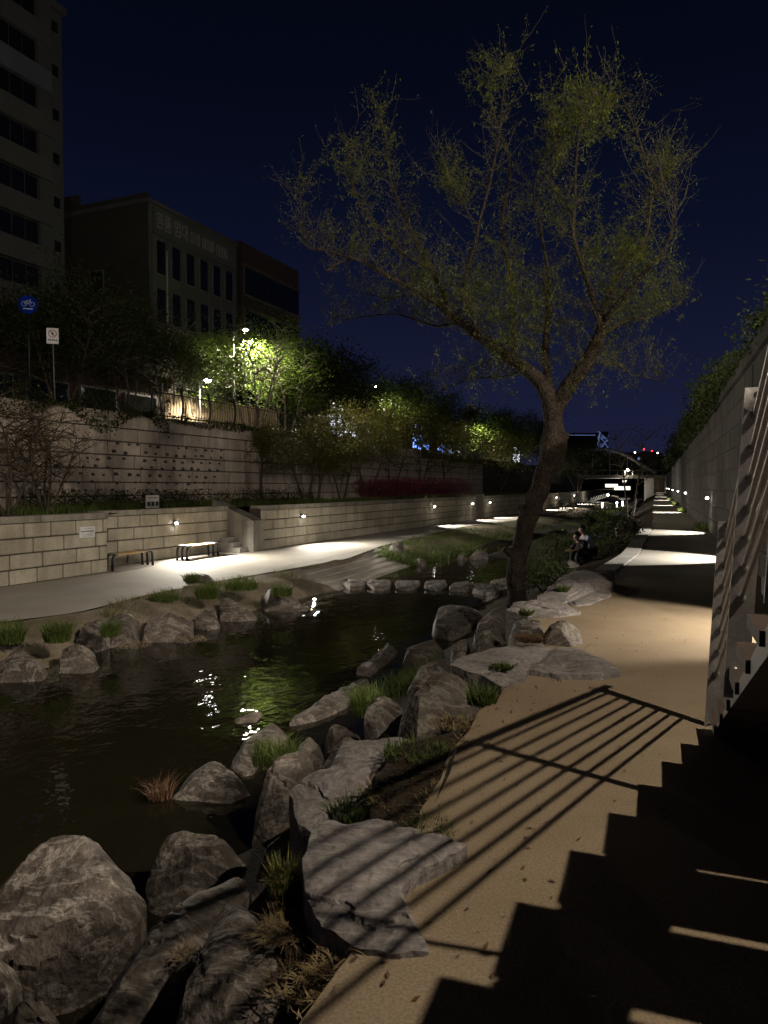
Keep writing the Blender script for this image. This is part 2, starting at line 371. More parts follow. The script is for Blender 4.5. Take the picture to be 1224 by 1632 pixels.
strip('left_path', [lambda y, k=k: ((leftline(y, 1.4)) + (interp(LE, y) - leftline(y, 1.4)) * k / 5, ZL) for k in range(6)], M_lpath, 'pale concrete path along the low far wall')
def terr(k):
    def f(y):
        s_ = (y - P0.y) / V.y; e_ = 1.15 if -9.4 < s_ < -2.6 else .15
        return leftline(y, 4.2 - (4.2 - e_) * k / 4), ZT - .06
    return f
strip('terrace', [terr(k) for k in range(5)], M_soil, 'planted terrace above the low far wall', .05)
strip('far_road', [lambda y, k=k: (leftline(y, 60 - 55.9 * k / 5), ZR) for k in range(6)], M_road, 'street above the far retaining wall')
mb = MB()
mb.quad(R(-12, 3.3, 4.25), R(7, 3.3, 4.25), R(7, 40, 4.25), R(-12, 40, 4.25)); mb.quad(R(7, 2.0, 4.25), R(300, 2.0, 4.25), R(300, 40, 4.25), R(7, 40, 4.25))
mb.build('near_road', M_road, kind='structure', label='street above the tall right wall')
# path kerb beyond the rocks
mb = MB(); ys = [13.8 + .8 * i for i in range(18)]
for a, b in zip(ys, ys[1:]):
    xa, xb = interp(RE, a), interp(RE, b)
    mb.hexa([(xa - .42, a, -.8), (xa - .02, a, -.8), (xb - .02, b, -.8), (xb - .42, b, -.8), (xa - .42, a, .03), (xa - .02, a, .03), (xb - .02, b, .03), (xb - .42, b, .03)])
mb.build('path_kerb', M_conc, kind='structure', label='concrete kerb edging the path beyond the rocks')
# slipway: shallow steps from the far path into the water
for k in range(6):
    z1 = ZL - .006 - .085 * k
    a0, a1 = Vector((-3.05 + .34 * k, 20.3 - .16 * k, 0)), Vector((-.35 + .33 * k, 27.6 - .12 * k, 0))
    d = Vector((.36, -.15, 0))
    o = MB().hexa([a0 + Vector((0, 0, -1.9)), a0 + d + Vector((0, 0, -1.9)), a1 + d + Vector((0, 0, -1.9)), a1 + Vector((0, 0, -1.9)),
               a0 + Vector((0, 0, z1 + .012)), a0 + d + Vector((0, 0, z1 - .055)), a1 + d + Vector((0, 0, z1 - .055)), a1 + Vector((0, 0, z1 + .012))]).build('slipway_step', M_lpath, kind='structure')

# ------------------------------------------------------------------ walls of cut blocks
def chamfer_block(lx, ly, lz, c=.014):
    bm = bmesh.new(); bmesh.ops.create_cube(bm, size=1)
    bmesh.ops.scale(bm, vec=(lx, ly, lz), verts=bm.verts); bmesh.ops.bevel(bm, geom=list(bm.edges), offset=c, segments=1, affect='EDGES')
    me = bpy.data.meshes.new('block'); bm.to_mesh(me); bm.free(); return me
def block_run(wall, P, ax, out, s0, s1, z0, courses, ch, lens, mat_, gap=.032, depth=.16, budget=None, rest=None):
    """rows of blocks as parts of wall; P(s, t, z) places a point"""
    rz = math.atan2(ax.y, ax.x); cache = {}
    for c in range(courses):
        s = s0 - (lens[0] * .5 if c % 2 else 0)
        while s < s1 - .05:
            l = lens[rnd.randrange(len(lens))]; a = max(s, s0); b = min(s + l, s1)
            s += l
            if b - a < .12: continue
            key = round(b - a, 3)
            if key not in cache:
                me = chamfer_block(b - a - gap, depth, ch - gap); me.materials.append(mat_); cache[key] = me
            ctr = P((a + b) / 2, 0, z0 + ch * (c + .5)) - out * (depth / 2 - rnd.uniform(-.006, .006))
            if budget is not None and budget[0] <= 0:
                rest.slab(P((a + b) / 2, 0, 0), ax, out, -(b - a - gap) / 2, (b - a - gap) / 2, -depth, 0, z0 + ch * c + gap / 2, z0 + ch * (c + 1) - gap / 2); continue
            if budget is not None: budget[0] -= 1
            o = inst('block', cache[key], wall, ctr, rz, rot=(0, 0, rz + rnd.uniform(-.003, .003)))
BEND = 55
# low wall on the far bank
def body(wall, segs, thick, z0, z1, name='wall_core', m=None):
    mb = MB()
    for (a, b, t) in segs: mb.slab(L(a, t), (L(b, t) - L(a, t)).normalized(), M_, 0, (L(b, t) - L(a, t)).length, .03, thick, z0, z1)
    return mb.build(name, m or M_joint, wall)
def low_wall(label, s0, s1, t, lens=(.78, .92, 1.05), budget=None, rest=None, cap=True):
    wl = thing('retaining_wall', label, 'wall', (0, 0, 0), 0, 'low walls along the far path')
    body(wl, [(s0, min(s1, BEND), t)] + ([(BEND, s1, t)] if s1 > BEND else []), .5, ZL - .5, ZT - .1)
    P = lambda s, _t, z: L(s, t, z)
    for a, b in ([(s0, min(s1, BEND))] + ([(BEND, s1)] if s1 > BEND else [])):
        ax = (L(b, t) - L(a, t)).normalized()
        block_run(wl, P, ax, -M_, a, b, ZL, 4, .36, lens, M_block, budget=budget, rest=rest)
        # coping stones
        s = a
        while s < b - .05:
            e_ = min(s + 1.1, b)
            if e_ < 45:
                mbc = MB().slab(L(s, t), ax, M_, .006, e_ - s - .006, -.035, .46, ZL + 1.445, ZT); mbc.build('coping', M_cap, wl)
            elif rest is not None: rest.slab(L(s, t), ax, M_, .006, e_ - s - .006, -.035, .46, ZL + 1.445, ZT)
            s = e_
    return wl
near = low_wall('low cut stone wall nearest at the left, carrying a white notice', -19, -10.2, 0)
rec = low_wall('recessed stretch of low stone wall behind the two benches', -10.2, -3.36, 1.0)
MB().slab(L(-10.2, 0), V, M_, -.45, 0, .04, 1.4, ZL - .4, ZT - .004).build('end_return', M_cap, near)
restm = MB(); bud = [200]
farw = low_wall('long low stone wall running away from the sloped pillar', -2.75, 24, 0, budget=bud, rest=restm)
if restm.v: tag(restm.build('block_rest', M_block, farw), 'distant courses of the low wall', kind='stuff')
restm = MB()
farw2 = low_wall('distant low stone wall beyond the dark gap', 26.5, 130, 0, lens=(1.2, 1.5), budget=[90], rest=restm)
tag(restm.build('block_rest', M_block, farw2), 'distant courses of the low wall', kind='stuff')
# dark doorway gap: its two jambs
gp = thing('wall_gap', 'dark stair opening in the far low wall', 'opening', L(24, 0, ZL))
for a in (24.02, 26.1): MB().slab(L(a, 0) - L(24, 0), V, M_, 0, .4, 0, 3.2, 0, 1.75).build('jamb', M_cap, gp)
for k in range(5): MB().slab(L(24, 0) - L(24, 0), V, M_, .44, 2.06, 1.0 + .4 * k, 1.4 + .4 * k, 0, .2 + .28 * k).build('step', M_conc, gp)
# sloped pillar with steps behind
pl = thing('stair_pillar', 'stone pillar with a sloping top beside the terrace steps', 'pillar', L(-3.1, -.05, ZL), math.atan2(V.y, V.x))
# local x along wall, local y away from the stream
MB().hexa([(-.32, -.06, 0), (.33, -.06, 0), (.33, .38, 0), (-.32, .38, 0), (-.32, -.06, .98), (.33, -.06, .98), (.33, .38, .98), (-.32, .38, .98)]).build('pillar_shaft', M_cap, pl)
MB().hexa([(-.36, -.1, .985), (.37, -.1, .985), (.37, .4, .985), (-.36, .4, .985), (-.36, -.1, 1.1), (.37, -.1, 1.1), (.37, .4, 1.1), (-.36, .4, 1.1)]).build('pillar_band', M_cap, pl)
MB().hexa([(-.30, .0, 1.104), (.37, .0, 1.104), (.37, 1.7, 1.104), (-.30, 1.7, 1.104), (-.30, .02, 1.12), (.37, .02, 1.12), (.37, 1.7, 1.78), (-.30, 1.7, 1.78)]).build('sloping_top', M_cap, pl)
MB().box(-.295, .365, .402, 1.69, 0, 1.10).build('cheek_wall', M_cap, pl)
for k in range(3): MB().box(-.80, -.325, .18 + .28 * k, 1.0, .17 * k, .17 * (k + 1) - .004).build('step', M_conc, pl)
# tall wall above the terrace
UP = thing('retaining_wall', 'tall stone block wall above the terrace with climbing holds', 'wall')
body(UP, [(-22, 55, 4.0), (55, 130, 4.0)], .6, ZT - .4, ZR - .02)
PU = lambda s, t, z: L(s, 4.0, z)
restm = MB()
block_run(UP, PU, V, -M_, -16, 14, ZT - .1, 6, .47, (1.15, 1.35, 1.6), M_block2, gap=.042, budget=[190], rest=restm)
block_run(UP, PU, V, -M_, 14, 40, ZT - .1, 6, .47, (1.4, 1.8), M_block2, gap=.042, budget=[0], rest=restm)
tag(restm.build('block_rest', M_block2, UP), 'courses of the tall wall hidden by trees', kind='stuff')
s = -16.0
while s < 24:
    MB().slab(L(s, 4.0), V, M_, .01, 1.98, -.06, .5, ZT + 2.735, ZR + .06).build('coping', M_block2, UP); s += 2.0
hold = MB(); hold.hexa([(-.05, -.07, -.035), (.05, -.07, -.035), (.06, .01, -.05), (-.06, .01, -.05), (-.035, -.06, .03), (.035, -.06, .03), (.05, .01, .05), (-.05, .01, .05)])
hme = hold.mesh('climbing_hold', M_ink)
for r_ in range(8):
    for c in range(16):
        s_ = -8.7 + .55 * c + .12 * r_ + rnd.uniform(-.1, .1); z_ = 1.18 + .27 * r_ + rnd.uniform(-.04, .04)
        if rnd.random() < .12 or (r_ > 5 and c < 4): continue
        inst('climbing_hold', hme, UP, L(s_, 3.995, z_), math.atan2(V.y, V.x), (rnd.uniform(.7, 1.2),) * 3)
# tall wall at the right
RW = thing('retaining_wall', 'tall stone wall rising along the right path', 'wall')
mb = MB(); mb.slab(R(7, 1.7), U, N, 0, 260, .03, .6, -.5, 4.2); mb.slab(R(7, 1.7), U, N, -.3, 0, 0, 1.9, -.5, 4.2); mb.slab(R(-14, 3.0), U, N, 0, 20.7, 0, .6, -.5, 4.2)
mb.build('wall_core', M_joint, RW)
restm = MB(); PR = lambda s, t, z: R(s, 1.7, z)
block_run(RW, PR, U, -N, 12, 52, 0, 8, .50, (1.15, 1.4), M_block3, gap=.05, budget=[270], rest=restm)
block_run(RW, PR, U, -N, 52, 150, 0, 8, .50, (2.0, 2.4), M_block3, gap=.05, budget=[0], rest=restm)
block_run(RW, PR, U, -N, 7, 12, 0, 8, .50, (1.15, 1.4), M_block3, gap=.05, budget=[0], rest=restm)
tag(restm.build('block_rest', M_block3, RW), 'distant blocks of the tall right wall', kind='stuff')
for a in range(7, 150, 3): MB().slab(R(a, 1.7), U, N, .01, 2.99, -.06, .6, 4.04, 4.34).build('coping', M_block3, RW)

# ------------------------------------------------------------------ wall lamps
def wall_lamp(p, out, label, watts, reach, ang, blend, group, far=False, off=.13, col=(1, .90, .74)):
    t = thing('wall_lamp', label, 'lamp', p, math.atan2(out.y, out.x), group)   # local x points off the wall
    MB().box(0, .03, -.06, .06, -.07, .09).build('back_plate', M_dark, t)
    MB().hexa([(.0, -.07, .055), (.11, -.06, .035), (.11, .06, .035), (.0, .07, .055), (.0, -.07, .085), (.115, -.065, .06), (.115, .065, .06), (.0, .07, .085)]).build('hood', M_dark, t)
    MB().ball((.075, 0, -.005), .05 if not far else .075, 10, 6, (1, 1.1, .8)).build('lens', E_lamp if not far else E_far, t, smooth=True)
    if watts:
        pos = Vector(p) + out * off + Vector((0, 0, -.05))
        o = spot('wall_lamp_light', pos, pos + out * reach + Vector((0, 0, -1)), watts, col, ang, blend)
    return t
LEFTL = [(-6.3, 1.0, 'round wall lamp glowing above the benches', 1.2), (.1, 0, 'wall lamp just beyond the sloped pillar', 1.2), (15.5, 0, 'third wall lamp along the low far wall', 1.0), (23.2, 0, 'wall lamp just before the dark gap in the low wall', 1.0),
         (27.6, 0, 'wall lamp just beyond the dark gap in the low wall', 1.0), (47, 0, 'small far wall lamp left of the standing person', 1.0), (54, 0, 'small far wall lamp right of the standing person', 1.0), (72, 0, 'farthest wall lamp on the left bank', 1)]
for i, (s, t, lab, k) in enumerate(LEFTL):
    wall_lamp(L(s, t - .04, .42), -M_, lab, LEFT_LAMP_W * k * (1.25 if i == 0 else .8 if i == 1 else .6 if i < 5 else 1.6), 2.0, 174 if i < 2 else 112, .8 if i < 2 else .35, 'lamps on the low far wall', far=i > 2, off=.5 if i < 2 else .2, col=(1, .92, .78))
RIGHTL = [(9.0, 'wall lamp hidden behind the stair railing'), (17.8, 'second wall lamp on the right wall behind the railing posts'), (27.5, 'nearest wall lamp in view on the right wall'), (48.5, 'second wall lamp in view along the right wall'),
          (66, 'third wall lamp in view along the right wall'), (90, 'fourth wall lamp along the right wall'), (118, 'fifth wall lamp along the right wall'), (150, 'farthest wall lamp along the right wall')]
for i, (a, lab) in enumerate(RIGHTL):
    wall_lamp(R(a, 1.66, 1.2), -N, lab, RIGHT_LAMP_W * (.62 if i == 0 else 1.1 if i < 3 else 1.8), 1.0 if i else .8, (90 if i < 3 else 80) if i else 100, .12 if i else .3, 'lamps on the tall right wall', far=i > 2, col=(1, .88, .70) if i == 0 else (1, .95, .86))

# ------------------------------------------------------------------ steel staircase at the right
RUN, RISE, A0, PL = .40, .19, 5.20, .335
st = thing('staircase', 'steel staircase with timber treads climbing beside the right wall', 'staircase')
SL = RISE / RUN
def zline(a): return .151 + (A0 - a) * SL                    # nosing line
for k in range(17):
    a1 = A0 - k * RUN; z = .151 + k * RISE
    MB().slab(R(0, 0), U, N, a1 - RUN + .03, a1, PL, 1.62, z - .055, z).build('tread', M_tread, st)
for p in (.352, 1.55):                                        # stringers: sloping, under the treads; near one widened to block light between treads
    a_hi, a_lo = A0 - 17 * RUN, A0 + .1
    q = []
    for z_off in (-.50, -.205):
        for (a, pp) in ((a_hi, p), (a_lo, p), (a_lo, p + (.27 if p < 1 else .05)), (a_hi, p + (.27 if p < 1 else .05))):
            q.append(R(a, pp, max(-.05, zline(a) + z_off - .0)))
    MB().hexa(q).build('stringer', M_steel2, st)
for a in (.6, -1.4): MB().tube([R(a, .9, -.1), R(a, .9, zline(a) - .3)], .07, 10).build('support_column', M_steel2, st)
LEAN = .05
def post(a, zb, zt, foot=False):
    o = R(a, .345, 0); lean = N * LEAN
    w2, th = .055, .007                                       # flat bar standing across the flight
    pts = []
    for z, cut in ((zb, 0), (zt, 0)):
        c = o + lean * (z - zb)
        zz = [z] * 4
        for sx, sy in ((-1, -1), (1, -1), (1, 1), (-1, 1)):
            p = c + N * (w2 * sx + .02) + U * (th * sy); p.z = z
            if z == zb and foot and sx > 0: p.z += .09
            pts.append(p)
    po = MB().hexa(pts).build('post', M_steel, st)
    return po
POSTS = [(5.33, 0.0, 1.37), (3.93, .573, 2.07), (2.53, 1.24, 2.735), (1.13, 1.90, 3.40), (-.27, 2.57, 4.06)]
bolt = MB().lathe((0, 0, 0), [(.016, 0), (.016, .006), (.009, .014), (.003, .017)], 8).mesh('bolt', M_steel, True, 40)
rb_rot = (N * 1).to_track_quat('Z', 'Y')
for i, (a, zb, zt) in enumerate(POSTS):
    po = post(a, zb, zt, i == 0)
    for dz in (.035, .10) + (() if i == 0 else (-.36 - 1.0,)):
        z = zt - dz
        if z < zb + .04: z = zb + .08
        o = bpy.data.objects.new('bolt', bolt); link(o, po)
        o.location = R(a - .007, .345 + .02, z) + N * LEAN * (z - zb); o.rotation_euler = (-U).to_track_quat('Z', 'Y').to_euler()
    for z in (zb + .05, zb + .14):
        if i:
            o = bpy.data.objects.new('bolt', bolt); link(o, po)
            o.location = R(a - .007, .345 + .015, z); o.rotation_euler = (-U).to_track_quat('Z', 'Y').to_euler()
# inclined bars threaded through the posts, and the handrail
for j in range(8):
    pts = []; h = .36 + .145 * j
    if h > 1.24: break
    for a, zb, zt in POSTS:
        z = zt - 1.37 + h; pts.append(R(a, .345 + .015, z) + N * LEAN * (z - zb))
    e0 = pts[0] + (pts[0] - pts[1]).normalized() * .03
    pts = [e0] + pts
    MB().tube(pts, .0115, 8).build('rail_bar', M_steel, st, smooth=True)
    for p in pts[1:3]:                                        # collar where a bar passes a post
        d = (pts[1] - pts[2]).normalized(); MB().tube([p - d * .02, p + d * .02], .02, 8).build('bar_collar', M_steel, st, smooth=True)
pts = []
for a, zb, zt in POSTS: pts.append(R(a, .41, zt + .02) + N * LEAN * 1.4)
pts = [pts[0] + (pts[0] - pts[1]).normalized() * .10] + pts
MB().tube(pts, .026, 12).build('handrail', M_steel, st, smooth=True)

# the street lamp above the stairs whose light throws the railing's shadow
def street_lamp(base, head, label, watts, col, rad, group=None, lens=None, cone=None, aim=0.0):
    base = Vector(base); head = Vector(head)
    t = thing('street_lamp', label, 'street lamp', base, 0, group)
    h = head.z - base.z; off = Vector((head.x - base.x, head.y - base.y, 0)); dirn = off.normalized() if off.length > .01 else Vector((1, 0, 0))
    MB().lathe((0, 0, 0), [(.11, 0), (.11, .35), (.075, .4), (.055, h * .6), (.042, h + .05)], 10).build('pole', M_steel2, t, smooth=True, angle=40)
    MB().tube([(0, 0, h - .25), off * .4 + Vector((0, 0, h + .12)), off * .9 + Vector((0, 0, h + .14))], .03, 8).build('arm', M_steel2, t, smooth=True)
    b = dirn; n2 = Vector((-b.y, b.x, 0))
    q = []
    for z, k in ((h + .06, 1), (h + .17, .55)):
        for s_, e_ in ((-1, -1), (1, -1), (1, 1), (-1, 1)): q.append(off + b * (.28 * s_ * k) + n2 * (.12 * e_ * k) + Vector((0, 0, z)))
    MB().hexa(q).build('lamp_head', M_steel2, t)
    MB().ball(off + Vector((0, 0, h + .045)), .17, 12, 6, (1, .85, .55)).build('lens', lens or E_road, t, smooth=True)
    if cone: spot('street_lamp_light', head + Vector((0, 0, -.12)), head + Vector((0, 0, -2)) + off * aim, watts, col, cone, .6, rad)
    else: point('street_lamp_light', head + Vector((0, 0, -.12)), watts, col, rad)
    return t
street_lamp(R(2.79, 4.35, 4.25), R(2.79, 3.55, 6.42), 'street lamp on the road above the staircase', STREET_W, (1, .86, .66), .05, lens=E_far)
for a_, lab in ((4, 'added unseen fill lamp across the near road opposite the staircase'), (-22, 'added unseen fill lamp across the near road behind the viewpoint')):
    street_lamp(R(a_, 9.9, 4.25), R(a_, 9.0, 9.4), lab, ADDED_LAMP_W, (1, .86, .68), .1, 'fill lamps added across the near road', E_far)  # added, never in view: they only throw light on the far wall

# ------------------------------------------------------------------ boulders
def rock(outline, zf, zn, bulge, seed, label, mat_=None, zbot=None, cuts=5, amp=.05, res=1.0, name='boulder', cat='boulder', group='boulders of the near bank', cl=(.74, .93)):
    r_ = random.Random(seed)
    ys = [p[1] for p in outline]; y0, y1 = min(ys), max(ys)
    pts = []
    for (px, py) in outline:
        k = (py - y0) / max(1, (y1 - y0)); z = zf + (zn - zf) * k
        pts.append(G(px, py, z))
    c = sum(pts, Vector()) / len(pts)
    size = sum((p - c).length for p in pts) / len(pts)
    zb = (min(p.z for p in pts) - .35 * size - .55) if zbot is None else zbot
    nseg = int(70 * res); nr = int(20 * res); ring = []
    for j in range(nseg):
        a = 2 * math.pi * j / nseg; dx, dy = math.cos(a), math.sin(a); best = None
        for p, q in zip(pts, pts[1:] + pts[:1]):
            ex, ey = q.x - p.x, q.y - p.y; den = dx * ey - dy * ex
            if abs(den) < 1e-9: continue
            t = ((p.x - c.x) * ey - (p.y - c.y) * ex) / den; s = ((p.x - c.x) * dy - (p.y - c.y) * dx) / den
            if t > 0 and -1e-6 <= s <= 1 + 1e-6 and (best is None or t > best[0]): best = (t, p.z + (q.z - p.z) * s)
        ring.append(best or (size, c.z))
    # plane of the rim
    prof = []
    for i in range(1, nr + 1): prof.append((i / nr, 'top'))
    mb = MB(); vs = []
    def disp(p, k=1.0):
        s = 1 / max(size, .15); q = p * (1.35 * s) + Vector((seed * 1.7, seed * .9, 0))
        n1 = noise.noise_vector(q); n2 = noise.noise_vector(q * 2.7 + Vector((9, 1, 4))); n3 = noise.noise_vector(q * 6.5 + Vector((3, 7, 2)))
        return p + (n1 * .8 + n2 * .55 + n3 * .28) * amp * size * k
    vs.append(Vector((c.x, c.y, c.z + bulge)))
    for i in range(1, nr + 1):
        r = i / nr
        for j in range(nseg):
            a = 2 * math.pi * j / nseg; Rr, zr = ring[j]
            z = c.z + (zr - c.z) * r + bulge * (1 - r ** 2.6)
            vs.append(Vector((c.x + math.cos(a) * Rr * r, c.y + math.sin(a) * Rr * r, z)))
    for i in range(1, 6):
        for j in range(nseg):
            a = 2 * math.pi * j / nseg; Rr, zr = ring[j]; k = i / 5
            rr = Rr * (1 + .03 * math.sin(k * 3) - .10 * k * k); z = zr + (zb - zr) * (k ** 1.2)
            vs.append(Vector((c.x + math.cos(a) * rr, c.y + math.sin(a) * rr, z)))
    vs = [disp(p) for p in vs]
    cc = Vector((c.x, c.y, (c.z + zb) / 2))
    ext = [(min(p[k] for p in vs), max(p[k] for p in vs)) for k in (0, 1)]
    ax_ = Vector((r_.uniform(-.5, .5), r_.uniform(-.5, .5), 1)).normalized(); fr = r_.uniform(7, 11)
    for i, p in enumerate(vs):                                # bedding ledges
        h_ = p.dot(ax_) * fr + 1.6 * noise.noise(p * 2.2 + Vector((seed, 0, 0))); k_ = h_ - math.floor(h_)
        d_ = Vector((p.x - cc.x, p.y - cc.y, 0)); 
        if d_.length > 1e-4: vs[i] = p - d_.normalized() * .034 * min(1, size) * k_ * k_ - Vector((0, 0, .010 * k_ * k_))
    for _ in range(cuts + 6 if cuts > 0 else 0):                                 # cleaved faces
        a = r_.uniform(0, 6.283); n_ = Vector((math.cos(a), math.sin(a), r_.uniform(.1, 1.2))).normalized()
        dots = [(p - cc).dot(n_) for p in vs]; mx = max(dots); lim = mx * r_.uniform(*cl)
        for i, p in enumerate(vs):
            if dots[i] > lim: vs[i] = p - n_ * (dots[i] - lim) * .95
    if cuts > 0:
        for k in (0, 1):
            a0, a1 = min(p[k] for p in vs), max(p[k] for p in vs); e0, e1 = ext[k]
            for p in vs: p[k] = e0 + (p[k] - a0) * (e1 - e0) / (a1 - a0)
    for i, p in enumerate(vs):                                # fine chips
        q = p * 9; vs[i] = p + noise.noise_vector(q) * .010 + noise.noise_vector(q * 2.6) * .005
    org = Vector((c.x, c.y, zb)); mb.v = [tuple(p - org) for p in vs]
    for j in range(nseg): mb.f.append((0, 1 + j, 1 + (j + 1) % nseg))
    for i in range(nr + 4):
        for j in range(nseg):
            a = 1 + i * nseg + j; b = 1 + i * nseg + (j + 1) % nseg; mb.f.append((a, a + nseg, b + nseg, b))
    o = mb.build(name, mat_ or M_rock, smooth=True, angle=26, label=label, cat=cat, group=group); o.location = org
    return o
